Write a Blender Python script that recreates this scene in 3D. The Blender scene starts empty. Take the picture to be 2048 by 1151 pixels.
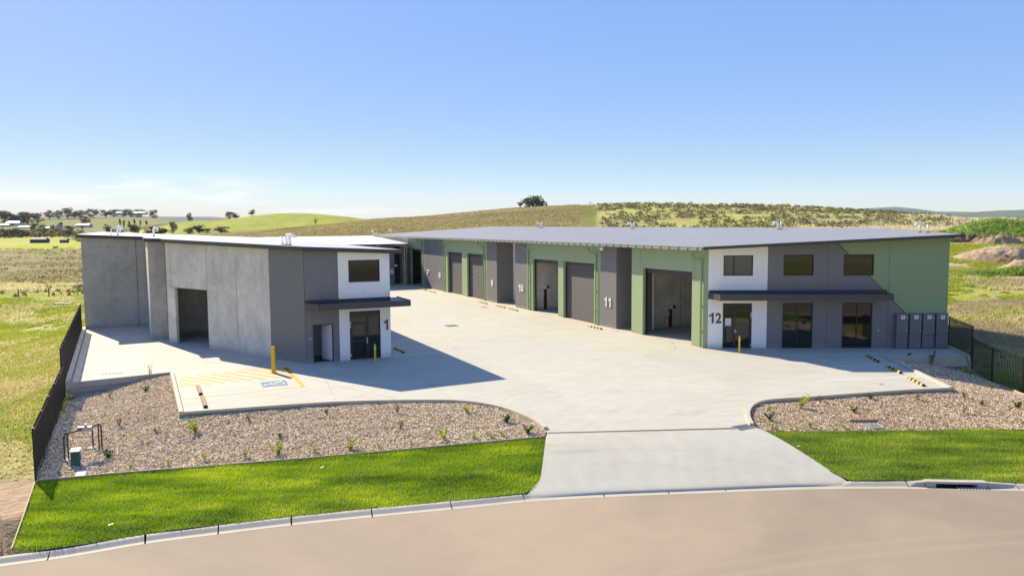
import bpy, bmesh, math, random
import numpy as np
from mathutils import Vector, Matrix
from mathutils.geometry import tessellate_polygon, delaunay_2d_cdt

random.seed(7); RNG = np.random.default_rng(7)
SC = bpy.context.scene
COL = SC.collection
R = math.radians

# ------------------------------------------------------------------ camera
HC, FPX, PITCH, ROLL = 7.4, 1548.14, 0.0817870, -0.0073336
_fw = np.array([0, math.cos(PITCH), -math.sin(PITCH)])
_r0 = np.array([1.0, 0, 0]); _u0 = np.array([0, math.sin(PITCH), math.cos(PITCH)])
_r = _r0*math.cos(ROLL) + _u0*math.sin(ROLL); _u = -_r0*math.sin(ROLL) + _u0*math.cos(ROLL)
cam = bpy.data.cameras.new('camera'); cam_o = bpy.data.objects.new('camera', cam); COL.objects.link(cam_o)
cam.sensor_width = 36; cam.lens = FPX/2048*36; cam.clip_start = .1; cam.clip_end = 40000
cam_o.matrix_world = Matrix(((_r[0], _u[0], -_fw[0], 0), (_r[1], _u[1], -_fw[1], 0), (_r[2], _u[2], -_fw[2], HC), (0, 0, 0, 1)))
SC.camera = cam_o

# ------------------------------------------------------------------ light
SUN_EL, SUN_SH = R(34.5), R(41.5)            # elevation; shadows fall 41 deg to the right of straight towards the street
S = Vector((-math.sin(SUN_SH)*math.cos(SUN_EL), math.cos(SUN_SH)*math.cos(SUN_EL), math.sin(SUN_EL)))
sun = bpy.data.lights.new('sun', 'SUN'); sun.energy = 4.9; sun.angle = R(.53); sun.color = (1, .875, .67)
sun_o = bpy.data.objects.new('sun', sun); COL.objects.link(sun_o)
sun_o.rotation_euler = (-S).to_track_quat('-Z', 'Y').to_euler(); sun_o.location = (-40, 60, 60)
W = bpy.data.worlds.new('World'); SC.world = W; W.use_nodes = True
nt = W.node_tree; nt.nodes.clear()
sky = nt.nodes.new('ShaderNodeTexSky'); sky.sky_type = 'NISHITA'; sky.sun_disc = False
sky.sun_elevation = SUN_EL; sky.sun_rotation = math.atan2(S.x, S.y)
sky.air_density = 1.0; sky.dust_density = .4; sky.ozone_density = 2.2; sky.altitude = 400
tc = nt.nodes.new('ShaderNodeTexCoord')
tn = nt.nodes.new('ShaderNodeVectorMath'); tn.operation = 'MULTIPLY'; tn.inputs[1].default_value = (.90, .945, 1.15)
nt.links.new(sky.outputs[0], tn.inputs[0])
sh_ = nt.nodes.new('ShaderNodeSeparateColor'); sh_.mode = 'HSV'; nt.links.new(tn.outputs[0], sh_.inputs[0])
ch_ = nt.nodes.new('ShaderNodeCombineColor'); ch_.mode = 'HSV'
pw = nt.nodes.new('ShaderNodeMath'); pw.operation = 'POWER'; nt.links.new(sh_.outputs[2], pw.inputs[0]); pw.inputs[1].default_value = .2
ml = nt.nodes.new('ShaderNodeMath'); ml.operation = 'MULTIPLY'; nt.links.new(pw.outputs[0], ml.inputs[0]); ml.inputs[1].default_value = 3.5
sa = nt.nodes.new('ShaderNodeMath'); sa.operation = 'POWER'; sa.use_clamp = True; nt.links.new(sh_.outputs[1], sa.inputs[0]); sa.inputs[1].default_value = .88
nt.links.new(sh_.outputs[0], ch_.inputs[0]); nt.links.new(sa.outputs[0], ch_.inputs[1]); nt.links.new(ml.outputs[0], ch_.inputs[2])
hs = ch_
# thin cirrus low in the north west of the sky
mp = nt.nodes.new('ShaderNodeMapping'); mp.inputs['Scale'].default_value = (3.0, 3.0, 26); mp.inputs['Rotation'].default_value = (0, R(3), 0)
nt.links.new(tc.outputs['Generated'], mp.inputs[0])
nz = nt.nodes.new('ShaderNodeTexNoise'); nz.inputs['Scale'].default_value = 2.2; nz.inputs['Detail'].default_value = 9; nz.inputs['Roughness'].default_value = .55
nt.links.new(mp.outputs[0], nz.inputs['Vector'])
def wm(op, a, b, c=None, clamp=False):
    n = nt.nodes.new('ShaderNodeMath'); n.operation = op; n.use_clamp = clamp
    for i, v in enumerate((a, b, c)):
        if v is None: continue
        if isinstance(v, (int, float)): n.inputs[i].default_value = v
        else: nt.links.new(v, n.inputs[i])
    return n.outputs[0]
sep = nt.nodes.new('ShaderNodeSeparateXYZ'); nt.links.new(tc.outputs['Generated'], sep.inputs[0])
def mr(v, a, b):
    n = nt.nodes.new('ShaderNodeMapRange'); n.interpolation_type = 'SMOOTHSTEP'
    nt.links.new(v, n.inputs[0]); n.inputs[1].default_value = a; n.inputs[2].default_value = b; return n.outputs[0]
cl = mr(nz.outputs[0], .49, .64)
low = wm('MULTIPLY', mr(sep.outputs[2], .07, .03), mr(sep.outputs[0], -.05, -.4))
cl = wm('MULTIPLY', cl, low); cl = wm('MULTIPLY', cl, .95)
mx = nt.nodes.new('ShaderNodeMix'); mx.data_type = 'RGBA'
nt.links.new(cl, mx.inputs[0]); nt.links.new(hs.outputs[0], mx.inputs[6]); mx.inputs[7].default_value = (6.4, 6.7, 7.1, 1)
bg = nt.nodes.new('ShaderNodeBackground'); bg.inputs[1].default_value = .102
out = nt.nodes.new('ShaderNodeOutputWorld')
nt.links.new(mx.outputs[2], bg.inputs[0]); nt.links.new(bg.outputs[0], out.inputs[0])
SC.view_settings.view_transform = 'Standard'; SC.view_settings.look = 'None'
SC.view_settings.exposure = .86; SC.view_settings.gamma = 1; SC.view_settings.use_curve_mapping = False
SC.cycles.max_bounces = 8; SC.cycles.diffuse_bounces = 4; SC.cycles.volume_bounces = 0; SC.cycles.transparent_max_bounces = 8

# ------------------------------------------------------------------ survey helpers
AZ = 0.437272184
Dv = np.array([-math.sin(AZ), math.cos(AZ)]); Nv = np.array([math.cos(AZ), math.sin(AZ)])
CAMP = np.array([0, 0, HC])
def ray(x, y): return _fw*FPX + _r*(x-1024) + _u*(575.5-y)
def G(x, y, z=0.0):
    d = ray(x, y); t = (z-HC)/d[2]; return Vector((d[0]*t, d[1]*t, z))
def ND(n, d, z=0.0): v = Nv*n + Dv*d; return Vector((v[0], v[1], z))
def ndof(v): a = np.array([v[0], v[1]]); return float(a@Nv), float(a@Dv)
def on_plane(x, y, z0, sl, n0):              # ray with roof plane z = z0 + sl*(n-n0)
    d = ray(x, y); a = z0 - sl*n0; t = (HC-a)/(sl*float(d[:2]@Nv)-d[2]); return Vector(CAMP+t*d)
def zat(D, x, y):                            # height seen at pixel when standing D metres away
    d = ray(x, y); return HC + D*d[2]/math.hypot(d[0], d[1])
def v2(p): return Vector((p[0], p[1]))

# ------------------------------------------------------------------ object helpers
def tag(o, label=None, cat=None, group=None, kind=None):
    if label: o['label'] = label
    if cat: o['category'] = cat
    if group: o['group'] = group
    if kind: o['kind'] = kind
    return o
def empty(name, loc, label, cat, group=None, rz=0):
    o = bpy.data.objects.new(name, None); COL.objects.link(o); o.location = loc; o.rotation_euler.z = rz
    o.empty_display_size = .3
    return tag(o, label, cat, group)
WL = {}                                      # world offsets of parents that are built in world coordinates
def copy_tree(o, parent=None):
    c = o.copy(); COL.objects.link(c)
    if parent: c.parent = parent
    for ch in o.children: copy_tree(ch, c)
    return c
class MB:
    def __init__(s): s.v = []; s.f = []; s.m = []; s.cm = 0
    def add(s, vs, fs):
        b = len(s.v); s.v += [tuple(v) for v in vs]; s.f += [tuple(b+i for i in f) for f in fs]; s.m += [s.cm]*len(fs); return s
    def quad(s, a, b, c, d): return s.add([a, b, c, d], [(0, 1, 2, 3)])
    def hexa(s, p):                          # 8 points, bottom 4 ccw then top 4
        return s.add(p, [(3, 2, 1, 0), (4, 5, 6, 7), (0, 1, 5, 4), (1, 2, 6, 5), (2, 3, 7, 6), (3, 0, 4, 7)])
    def box(s, x0, x1, y0, y1, z0, z1):
        return s.hexa([(x0, y0, z0), (x1, y0, z0), (x1, y1, z0), (x0, y1, z0), (x0, y0, z1), (x1, y0, z1), (x1, y1, z1), (x0, y1, z1)])
    def obox(s, c, ax, ay, az):              # centre and three half axes
        c, ax, ay, az = map(Vector, (c, ax, ay, az))
        return s.hexa([c-ax-ay-az, c+ax-ay-az, c+ax+ay-az, c-ax+ay-az, c-ax-ay+az, c+ax-ay+az, c+ax+ay+az, c-ax+ay+az])
    def bar(s, a, b, w, h=None, up=(0, 0, 1)):
        a, b = Vector(a), Vector(b); h = h or w; d = (b-a); L = d.length; d.normalize(); up = Vector(up)
        if abs(d.dot(up)) > .99: up = Vector((0, 1, 0))
        sd = d.cross(up).normalized(); u = sd.cross(d).normalized()
        return s.obox((a+b)/2, d*L/2, sd*w/2, u*h/2)
    def tube(s, pts, r, n=8, cap=True):
        pts = [Vector(p) for p in pts]; rs = r if isinstance(r, (list, tuple)) else [r]*len(pts)
        ref = None; b = len(s.v); vs = []
        for i, p in enumerate(pts):
            d = (pts[min(i+1, len(pts)-1)]-pts[max(i-1, 0)]).normalized()
            if ref is None: ref = Vector((0, 0, 1)) if abs(d.z) < .9 else Vector((1, 0, 0))
            a = d.cross(ref).normalized(); c = a.cross(d).normalized(); ref = c
            for k in range(n):
                t = 2*math.pi*k/n; vs.append(p + (a*math.cos(t)+c*math.sin(t))*rs[i])
        fs = [(i*n+k, i*n+(k+1) % n, (i+1)*n+(k+1) % n, (i+1)*n+k) for i in range(len(pts)-1) for k in range(n)]
        if cap: fs += [tuple(range(n))[::-1], tuple((len(pts)-1)*n+k for k in range(n))]
        return s.add(vs, fs)
    def poly(s, pts, z0, z1=None):           # prism over a plan polygon; z may be functions of (x,y)
        f0 = z0 if callable(z0) else (lambda x, y: z0)
        tri = tessellate_polygon([[Vector((p[0], p[1], 0)) for p in pts]]); n = len(pts)
        area = sum(pts[i][0]*pts[(i+1) % n][1]-pts[(i+1) % n][0]*pts[i][1] for i in range(n))
        def orient(t):
            a, b, c = (pts[i] for i in t); cr = (b[0]-a[0])*(c[1]-a[1])-(b[1]-a[1])*(c[0]-a[0]); return t if cr > 0 else t[::-1]
        tri = [orient(tuple(t)) for t in tri]
        if z1 is None: return s.add([(p[0], p[1], f0(p[0], p[1])) for p in pts], tri)
        f1 = z1 if callable(z1) else (lambda x, y: z1)
        vs = [(p[0], p[1], f0(p[0], p[1])) for p in pts]+[(p[0], p[1], f1(p[0], p[1])) for p in pts]
        fs = [t[::-1] for t in tri]+[tuple(i+n for i in t) for t in tri]
        for i in range(n):
            j = (i+1) % n; fs.append((i, j, j+n, i+n) if area > 0 else (j, i, i+n, j+n))
        return s.add(vs, fs)
    def mesh(s, name, mats, off=(0, 0, 0), smooth=False):
        me = bpy.data.meshes.new(name); off = Vector(off)
        me.from_pydata([Vector(v)-off for v in s.v], [], s.f); me.update()
        for m in (mats if isinstance(mats, (list, tuple)) else [mats]): me.materials.append(m)
        if isinstance(mats, (list, tuple)): me.polygons.foreach_set('material_index', s.m)
        if smooth: me.polygons.foreach_set('use_smooth', [True]*len(me.polygons))
        return me
    def build(s, name, mats, parent=None, smooth=False, label=None, local=False):
        off = Vector((0, 0, 0))
        if parent is not None and not local: off = Vector(WL.get(parent.name, (0, 0, 0)))
        me = s.mesh(name, mats, off, smooth); o = bpy.data.objects.new(name, me); COL.objects.link(o)
        if parent is not None:
            o.parent = parent; WL[o.name] = tuple(off)
        if label: o['label'] = label
        return o
def wthing(name, loc, label, cat, group=None):
    o = empty(name, loc, label, cat, group); WL[o.name] = tuple(loc); return o
def mesh_np(name, verts, faces, mat, k=4, colors=None, smooth=False):
    me = bpy.data.meshes.new(name); nv, nf = len(verts), len(faces)
    me.vertices.add(nv); me.vertices.foreach_set('co', np.asarray(verts, np.float32).ravel())
    me.loops.add(nf*k); me.loops.foreach_set('vertex_index', np.asarray(faces, np.int32).ravel())
    me.polygons.add(nf); me.polygons.foreach_set('loop_start', np.arange(nf, dtype=np.int32)*k)
    me.polygons.foreach_set('loop_total', np.full(nf, k, np.int32))
    me.polygons.foreach_set('use_smooth', np.full(nf, smooth))
    if colors is not None:
        ca = me.color_attributes.new('tone', 'FLOAT_COLOR', 'POINT')
        c4 = np.ones((nv, 4), np.float32); c4[:, :3] = colors; ca.data.foreach_set('color', c4.ravel())
    me.materials.append(mat); me.update(calc_edges=True)
    return me
def link(name, me):
    o = bpy.data.objects.new(name, me); COL.objects.link(o); return o

# ------------------------------------------------------------------ materials
class NT:
    def __init__(s, name):
        s.m = bpy.data.materials.new(name); s.m.use_nodes = True; s.t = s.m.node_tree; s.t.nodes.clear()
        s.o = s.t.nodes.new('ShaderNodeOutputMaterial'); s.b = s.t.nodes.new('ShaderNodeBsdfPrincipled')
        s.t.links.new(s.b.outputs[0], s.o.inputs[0])
    def n(s, ty, **kw):
        x = s.t.nodes.new(ty)
        for k, v in kw.items():
            if k in x.inputs: s.l(v, x.inputs[k]) if hasattr(v, 'is_linked') else setattr(x.inputs[k], 'default_value', v)
            else: setattr(x, k, v)
        return x
    def l(s, a, b): s.t.links.new(a, b)
    def math(s, op, a, b=None, c=None, clamp=False):
        x = s.t.nodes.new('ShaderNodeMath'); x.operation = op; x.use_clamp = clamp
        for i, v in enumerate((a, b, c)):
            if v is None: continue
            if isinstance(v, (int, float)): x.inputs[i].default_value = v
            else: s.l(v, x.inputs[i])
        return x.outputs[0]
    def pos(s, sc=(1, 1, 1), rot=(0, 0, 0), obj=False):
        if obj: src = s.t.nodes.new('ShaderNodeTexCoord').outputs['Object']
        else: src = s.t.nodes.new('ShaderNodeNewGeometry').outputs['Position']
        mp = s.t.nodes.new('ShaderNodeMapping'); mp.inputs['Scale'].default_value = sc; mp.inputs['Rotation'].default_value = rot
        s.l(src, mp.inputs[0]); return mp.outputs[0]
    def noise(s, vec, scale, detail=4, rough=.55, dist=0):
        x = s.t.nodes.new('ShaderNodeTexNoise'); s.l(vec, x.inputs['Vector']); x.inputs['Scale'].default_value = scale
        x.inputs['Detail'].default_value = detail; x.inputs['Roughness'].default_value = rough; x.inputs['Distortion'].default_value = dist
        return x.outputs[0]
    def ramp(s, v, a, b, lo=0.0, hi=1.0):
        x = s.t.nodes.new('ShaderNodeMapRange'); x.interpolation_type = 'SMOOTHSTEP'; s.l(v, x.inputs[0])
        x.inputs[1].default_value = a; x.inputs[2].default_value = b; x.inputs[3].default_value = lo; x.inputs[4].default_value = hi; return x.outputs[0]
    def mix(s, f, a, b, blend='MIX'):
        x = s.t.nodes.new('ShaderNodeMix'); x.data_type = 'RGBA'; x.blend_type = blend
        for i, v in ((0, f), (6, a), (7, b)):
            if isinstance(v, (int, float)): x.inputs[i].default_value = v
            elif isinstance(v, tuple): x.inputs[i].default_value = (*v, 1)
            else: s.l(v, x.inputs[i])
        return x.outputs[2]
    def scale(s, c, f):
        x = s.t.nodes.new('ShaderNodeVectorMath'); x.operation = 'SCALE'
        if isinstance(c, tuple): x.inputs[0].default_value = c
        else: s.l(c, x.inputs[0])
        s.l(f, x.inputs['Scale']) if not isinstance(f, (int, float)) else setattr(x.inputs['Scale'], 'default_value', f)
        return x.outputs[0]
    def bump(s, h, strength, dist=.01):
        x = s.t.nodes.new('ShaderNodeBump'); x.inputs['Strength'].default_value = strength; x.inputs['Distance'].default_value = dist
        s.l(h, x.inputs['Height']); s.l(x.outputs[0], s.b.inputs['Normal'])
def mat(name, col, rough=.6, metal=0.0, layers=((3, .12, 5),), bump=None, rnd=0, obj=False, spec=.5, stretch=(1, 1, 1)):
    t = NT(name); p = t.pos(stretch, obj=obj); f = None
    for sc, am, det in layers:
        n = t.math('MULTIPLY_ADD', t.noise(p, sc, det), 2*am, 1-am); f = n if f is None else t.math('MULTIPLY', f, n)
    if rnd:
        oi = t.t.nodes.new('ShaderNodeObjectInfo'); n = t.math('MULTIPLY_ADD', oi.outputs['Random'], 2*rnd, 1-rnd); f = n if f is None else t.math('MULTIPLY', f, n)
    if f is not None: t.l(t.scale(tuple(col), f), t.b.inputs['Base Color'])
    else: t.b.inputs['Base Color'].default_value = (*col, 1)
    t.b.inputs['Roughness'].default_value = rough; t.b.inputs['Metallic'].default_value = metal
    t.b.inputs['Specular IOR Level'].default_value = spec
    if bump: t.bump(t.noise(p, bump[0], 4), bump[1], bump[2] if len(bump) > 2 else .01)
    return t.m
def m_precast(name, col, rough=.75, rnd=.05, paint=False):
    t = NT(name); p = t.pos(); big = t.noise(p, .55, 6, .6, .6); mid = t.noise(p, 2.6, 7, .62)
    st = t.noise(t.pos((3.2, 3.2, .25)), 1.1, 5); fine = t.noise(p, 38, 3)
    a = .07 if paint else .42; b = .05 if paint else .22; c = .07 if paint else .16
    f = t.math('MULTIPLY', t.math('MULTIPLY_ADD', big, 2*a, 1-a), t.math('MULTIPLY_ADD', mid, 2*b, 1-b))
    f = t.math('MULTIPLY', f, t.math('MULTIPLY_ADD', st, 2*c, 1-c)); f = t.math('MULTIPLY', f, t.math('MULTIPLY_ADD', fine, .08, .96))
    oi = t.t.nodes.new('ShaderNodeObjectInfo'); f = t.math('MULTIPLY', f, t.math('MULTIPLY_ADD', oi.outputs['Random'], 2*rnd, 1-rnd))
    if not paint:
        pit = t.ramp(t.noise(p, 7, 2, .4), .70, .78); f = t.math('MULTIPLY', f, t.math('MULTIPLY_ADD', pit, .35, 1))
    sz = t.t.nodes.new('ShaderNodeSeparateXYZ'); t.l(p, sz.inputs[0]); du = t.math('MULTIPLY', t.ramp(t.math('ADD', sz.outputs[2], t.math('MULTIPLY', mid, -.3)), .25, -.1), .35)
    cc = t.mix(du, tuple(col), (.34, .29, .22)); t.l(t.scale(cc, f), t.b.inputs['Base Color']); t.b.inputs['Roughness'].default_value = rough
    t.bump(mid, .25 if not paint else .08, .02)
    return t.m
M = {}
def m_yard():
    t = NT('yard_concrete'); p = t.pos()
    big = t.noise(p, .12, 6, .6, .5); mid = t.noise(p, .9, 6, .6, .8); br = t.noise(t.pos((.8, 16, 1), (0, 0, -AZ)), 1.0, 5, .6, .6)
    fine = t.noise(p, 45, 3)
    # broom and hose marks in long loose arcs
    w = t.t.nodes.new('ShaderNodeTexWave'); w.wave_type = 'RINGS'; w.rings_direction = 'Z'; w.inputs['Scale'].default_value = .42
    w.inputs['Distortion'].default_value = 11; w.inputs['Detail'].default_value = 4; w.inputs['Detail Scale'].default_value = .7
    mp = t.t.nodes.new('ShaderNodeMapping'); mp.inputs['Location'].default_value = (-13, -24, 0); t.l(t.pos(), mp.inputs[0]); t.l(mp.outputs[0], w.inputs['Vector'])
    f = t.math('MULTIPLY_ADD', big, .16, .92); f = t.math('MULTIPLY', f, t.math('MULTIPLY_ADD', mid, .26, .87))
    f = t.math('MULTIPLY', f, t.math('MULTIPLY_ADD', br, .04, .98)); f = t.math('MULTIPLY', f, t.math('MULTIPLY_ADD', w.outputs['Fac'], .035, .983))
    f = t.math('MULTIPLY', f, t.math('MULTIPLY_ADD', fine, .1, .95))
    st = t.ramp(t.noise(t.pos((.5, 2.2, 1), (0, 0, .35)), .55, 7, .65, 1.2), .52, .74)
    c = t.mix(t.math('MULTIPLY', st, .7), (.455, .432, .35), (.36, .315, .215))
    cr = t.ramp(t.noise(t.pos((1, 3, 1), (0, 0, .8)), 2.2, 8, .7, 1.5), .60, .78); c = t.mix(t.math('MULTIPLY', cr, .42), c, (.31, .26, .19)); sp_ = t.ramp(t.noise(p, 1.7, 8, .75), .66, .74); c = t.mix(t.math('MULTIPLY', sp_, .18), c, (.2, .18, .15))
    mp2 = t.pos((.13, .10, 1), (0, 0, -AZ)); vo = t.t.nodes.new('ShaderNodeTexVoronoi'); vo.distance = 'CHEBYCHEV'; vo.inputs['Randomness'].default_value = .25; vo.inputs['Scale'].default_value = 1; t.l(mp2, vo.inputs['Vector'])
    sc2 = t.t.nodes.new('ShaderNodeSeparateColor'); t.l(vo.outputs['Color'], sc2.inputs[0]); f = t.math('MULTIPLY', f, t.math('MULTIPLY_ADD', sc2.outputs[0], .07, .965))
    t.l(t.scale(c, f), t.b.inputs['Base Color']); t.b.inputs['Roughness'].default_value = .8; t.bump(fine, .25, .004)
    return t.m
def m_road():
    t = NT('road_seal'); p = t.pos(); big = t.noise(p, .07, 5, .55, .5); fine = t.noise(p, 42, 3, .8); mid = t.noise(p, 1.2, 5)
    f = t.math('MULTIPLY', t.math('MULTIPLY_ADD', fine, .9, .55), t.math('MULTIPLY_ADD', mid, .16, .92))
    c = t.mix(t.ramp(big, .36, .62), (.255, .203, .144), (.355, .278, .19))
    # faint curved bands where wheels have swept the dust away
    sx = t.t.nodes.new('ShaderNodeSeparateXYZ'); t.l(p, sx.inputs[0])
    dx = t.math('SUBTRACT', sx.outputs[0], 17.0); y0 = t.math('MULTIPLY_ADD', t.math('MULTIPLY', dx, dx), -.0135, 19.0)
    dd = t.math('SUBTRACT', sx.outputs[1], y0)
    for k, o in ((.17, 0.0), (.13, -.62)):
        g = t.math('ABSOLUTE', t.math('ADD', dd, o)); g = t.ramp(t.math('ADD', g, t.math('MULTIPLY', mid, .22)), .30, .08)
        c = t.mix(t.math('MULTIPLY', g, k), c, (.46, .36, .235))
    sc_ = t.ramp(t.noise(p, 5, 6, .8), .66, .74); c = t.mix(t.math('MULTIPLY', sc_, .3), c, (.22, .17, .13))
    t.l(t.scale(c, f), t.b.inputs['Base Color']); t.b.inputs['Roughness'].default_value = .9; t.bump(fine, .5, .006)
    return t.m
def m_tone(name, rough=.8, sc=1.0, sub=.0, fine=(9, .25), trans=0.0):
    t = NT(name); a = t.t.nodes.new('ShaderNodeAttribute'); a.attribute_name = 'tone'
    p = t.pos(); f = t.math('MULTIPLY_ADD', t.noise(p, fine[0], 4), 2*fine[1], sc-fine[1])
    t.l(t.scale(a.outputs['Color'], f), t.b.inputs['Base Color']); t.b.inputs['Roughness'].default_value = rough
    t.b.inputs['Specular IOR Level'].default_value = .25
    if trans:
        tr = t.t.nodes.new('ShaderNodeBsdfTranslucent'); t.l(t.scale(a.outputs['Color'], 1.25), tr.inputs[0])
        ms = t.t.nodes.new('ShaderNodeMixShader'); ms.inputs[0].default_value = trans
        t.l(t.b.outputs[0], ms.inputs[1]); t.l(tr.outputs[0], ms.inputs[2]); t.l(ms.outputs[0], t.o.inputs[0])
    return t.m
def m_ground():
    t = NT('field_ground'); a = t.t.nodes.new('ShaderNodeAttribute'); a.attribute_name = 'tone'; p = t.pos()
    n1 = t.noise(p, .22, 8, .7); n2 = t.noise(p, 1.9, 6, .7); n3 = t.noise(p, .03, 6, .7); n4 = t.noise(p, 9, 4, .7)
    f = t.math('MULTIPLY', t.math('MULTIPLY_ADD', n1, 1.0, .5), t.math('MULTIPLY_ADD', n2, .9, .55))
    f = t.math('MULTIPLY', f, t.math('MULTIPLY_ADD', n3, .6, .7)); f = t.math('MULTIPLY', f, t.math('MULTIPLY_ADD', n4, .8, .6))
    c = t.mix(t.ramp(t.noise(p, .55, 7, .72), .50, .68, 0, .4), a.outputs['Color'], (.26, .22, .11))
    c = t.mix(t.ramp(t.noise(p, .9, 7, .75), .58, .72, 0, .35), c, (.07, .085, .02))
    t.l(t.scale(c, f), t.b.inputs['Base Color']); t.b.inputs['Roughness'].default_value = .95; t.b.inputs['Specular IOR Level'].default_value = .1
    t.bump(n2, .8, .25)
    return t.m
def m_mulch():
    t = NT('mulch_soil'); p = t.pos(); v = t.t.nodes.new('ShaderNodeTexVoronoi'); t.l(t.pos((1, 2.2, 1), (0, 0, .5)), v.inputs['Vector']); v.inputs['Scale'].default_value = 12
    f = t.math('MULTIPLY', t.math('MULTIPLY_ADD', t.noise(p, 24, 4, .7), 1.2, .4), t.math('MULTIPLY_ADD', t.noise(p, .6, 4), .5, .75))
    c = t.mix(t.ramp(v.outputs['Distance'], .2, .6), (.50, .36, .24), (.17, .105, .06))
    t.l(t.scale(c, f), t.b.inputs['Base Color']); t.b.inputs['Roughness'].default_value = .95; t.bump(t.noise(p, 20, 4), .9, .04)
    return t.m
def m_glass(name, tint=(.012, .014, .012)):
    t = NT(name); t.b.inputs['Base Color'].default_value = (*tint, 1); t.b.inputs['Roughness'].default_value = .03
    t.b.inputs['IOR'].default_value = 1.55; t.b.inputs['Coat Weight'].default_value = .0
    t.bump(t.noise(t.pos(), .8, 2), .04, .02)
    return t.m
M['yard'] = m_yard(); M['road'] = m_road(); M['ground'] = m_ground(); M['mulch'] = m_mulch()
M['precast'] = m_precast('bare_precast_concrete', (.68, .60, .48)); M['precast_in'] = m_precast('inside_precast_concrete', (.78, .71, .58))
M['precast_dk'] = m_precast('darker_precast_concrete', (.48, .42, .34)); M['grey'] = m_precast('charcoal_wall_paint', (.19, .18, .168), .6, .02, True); M['white'] = m_precast('white_wall_paint', (.92, .87, .79), .55, .02, True)  # precast_dk: same concrete, darker base colour, for the stepped left panels facing the street
M['green'] = m_precast('sage_green_wall_paint', (.33, .41, .215), .6, .02, True)
M['kerb'] = mat('kerb_concrete', (.48, .43, .33), .8, layers=((1.2, .12, 6), (30, .08, 3)), bump=(40, .2))
M['wallc'] = mat('retaining_concrete', (.36, .345, .32), .8, layers=((.8, .2, 6), (6, .1, 4)), bump=(20, .3))
M['black'] = mat('black_frame_paint', (.018, .018, .018), .35, layers=((5, .1, 2),))
M['dark'] = mat('charcoal_flashing', (.045, .045, .046), .4, layers=((2, .1, 3),))
M['canopy'] = mat('dark_bronze_cladding', (.062, .058, .056), .45, layers=((2, .08, 3),))
M['fence'] = mat('black_powder_coat', (.012, .012, .012), .45, layers=())
M['glass'] = m_glass('dark_reflective_glass'); M['glass2'] = m_glass('grey_tinted_glass', (.10, .108, .10))
M['steel'] = mat('galvanised_steel', (.55, .56, .57), .35, .7, layers=((6, .15, 4),))
M['roofL'] = mat('pale_roof_sheet', (.72, .71, .68), .5, .0, layers=((.35, .05, 4),), stretch=(1, 1, 1))
M['roofR'] = mat('grey_roof_sheet', (.40, .40, .385), .5, .0, layers=((.3, .06, 4),))
def m_roof(name, col, st):
    t = NT(name); p = t.pos((.03, 1, 1), (0, 0, -AZ)); a = t.noise(p, 1.35, 2, .5); b = t.noise(p, 5.5, 2, .5); c = t.noise(t.pos(), .25, 4)
    f = t.math('MULTIPLY', t.math('MULTIPLY_ADD', a, st, 1-st/2), t.math('MULTIPLY_ADD', b, st*1.2, 1-st*.6)); f = t.math('MULTIPLY', f, t.math('MULTIPLY_ADD', c, .1, .95))
    t.l(t.scale(col, f), t.b.inputs['Base Color']); t.b.inputs['Roughness'].default_value = .48; return t.m
M['roofL'] = m_roof('pale_roof_sheet', (.70, .69, .655), .12); M['roofR'] = m_roof('grey_roof_sheet', (.385, .38, .35), .34)
M['roof6'] = mat('white_roof_sheet', (.78, .78, .76), .5, .05, layers=((.3, .04, 4),))
M['roller'] = mat('basalt_roller_steel', (.088, .082, .078), .6, .0, layers=((1, .1, 3),))
M['pipe_g'] = mat('green_pipe_paint', (.25, .36, .16), .4, layers=())
M['gutter'] = mat('grey_green_gutter', (.30, .31, .25), .4, layers=())
M['pvc'] = mat('white_vent_pipe', (.8, .8, .78), .4, layers=())
M['wht'] = mat('white_plastic', (.78, .78, .78), .5, layers=())
M['num_w'] = mat('white_number_plate', (.82, .82, .82), .4, layers=()); M['num_d'] = mat('charcoal_number_plate', (.06, .06, .062), .4, layers=())
M['yellow'] = mat('yellow_bollard_paint', (.82, .50, .01), .4, layers=((6, .06, 3),)); M['yline'] = mat('yellow_line_paint', (.62, .335, .0), .7, layers=((14, .12, 6),))
M['wline'] = mat('white_line_paint', (.78, .78, .76), .7, layers=((14, .12, 5),)); M['blue'] = mat('blue_bay_paint', (.08, .145, .25), .6, layers=((9, .18, 5),))
M['rubber'] = mat('black_rubber', (.02, .02, .02), .7, layers=((10, .2, 3),)); M['rubber_y'] = mat('yellow_reflector', (.8, .56, .02), .5, layers=())
M['tan'] = mat('tan_recycled_wheel_stop', (.30, .21, .12), .8, layers=((20, .3, 4),))
M['box'] = mat('charcoal_cabinet_paint', (.155, .15, .148), .45, layers=((2, .06, 3),), rnd=.03)
M['red'] = mat('red_riser_board', (.14, .03, .022), .6, layers=((5, .1, 3),)); M['bronze'] = mat('old_brown_pipe', (.07, .045, .03), .6, layers=((20, .3, 3),))
M['teal'] = mat('dark_green_plastic', (.012, .085, .062), .45, layers=()); M['pit'] = mat('pale_pit_lid', (.55, .58, .52), .6, layers=((12, .1, 4),))
M['timber'] = mat('pale_edging_timber', (.45, .36, .22), .85, layers=((6, .25, 5),)); M['bark'] = mat('tree_bark', (.16, .12, .09), .9, layers=((2, .3, 4),))
M['joint'] = mat('joint_sealant', (.10, .095, .085), .8, layers=()); M['wood_post'] = mat('weathered_post', (.14, .12, .10), .9, layers=((4, .3, 3),))
M['inner'] = mat('washroom_lining', (.55, .60, .56), .6, layers=()); M['lawn_base'] = mat('lawn_thatch', (.07, .12, .01), .95, layers=((1.5, .25, 6), (14, .3, 4)), bump=(10, .6, .03))
M['blade'] = m_tone('grass_blades', .6, sc=1.12, fine=(.9, .26), trans=.38); M['chip'] = m_tone('bark_chips', .85, sc=1.12, fine=(1.1, .16))
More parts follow.
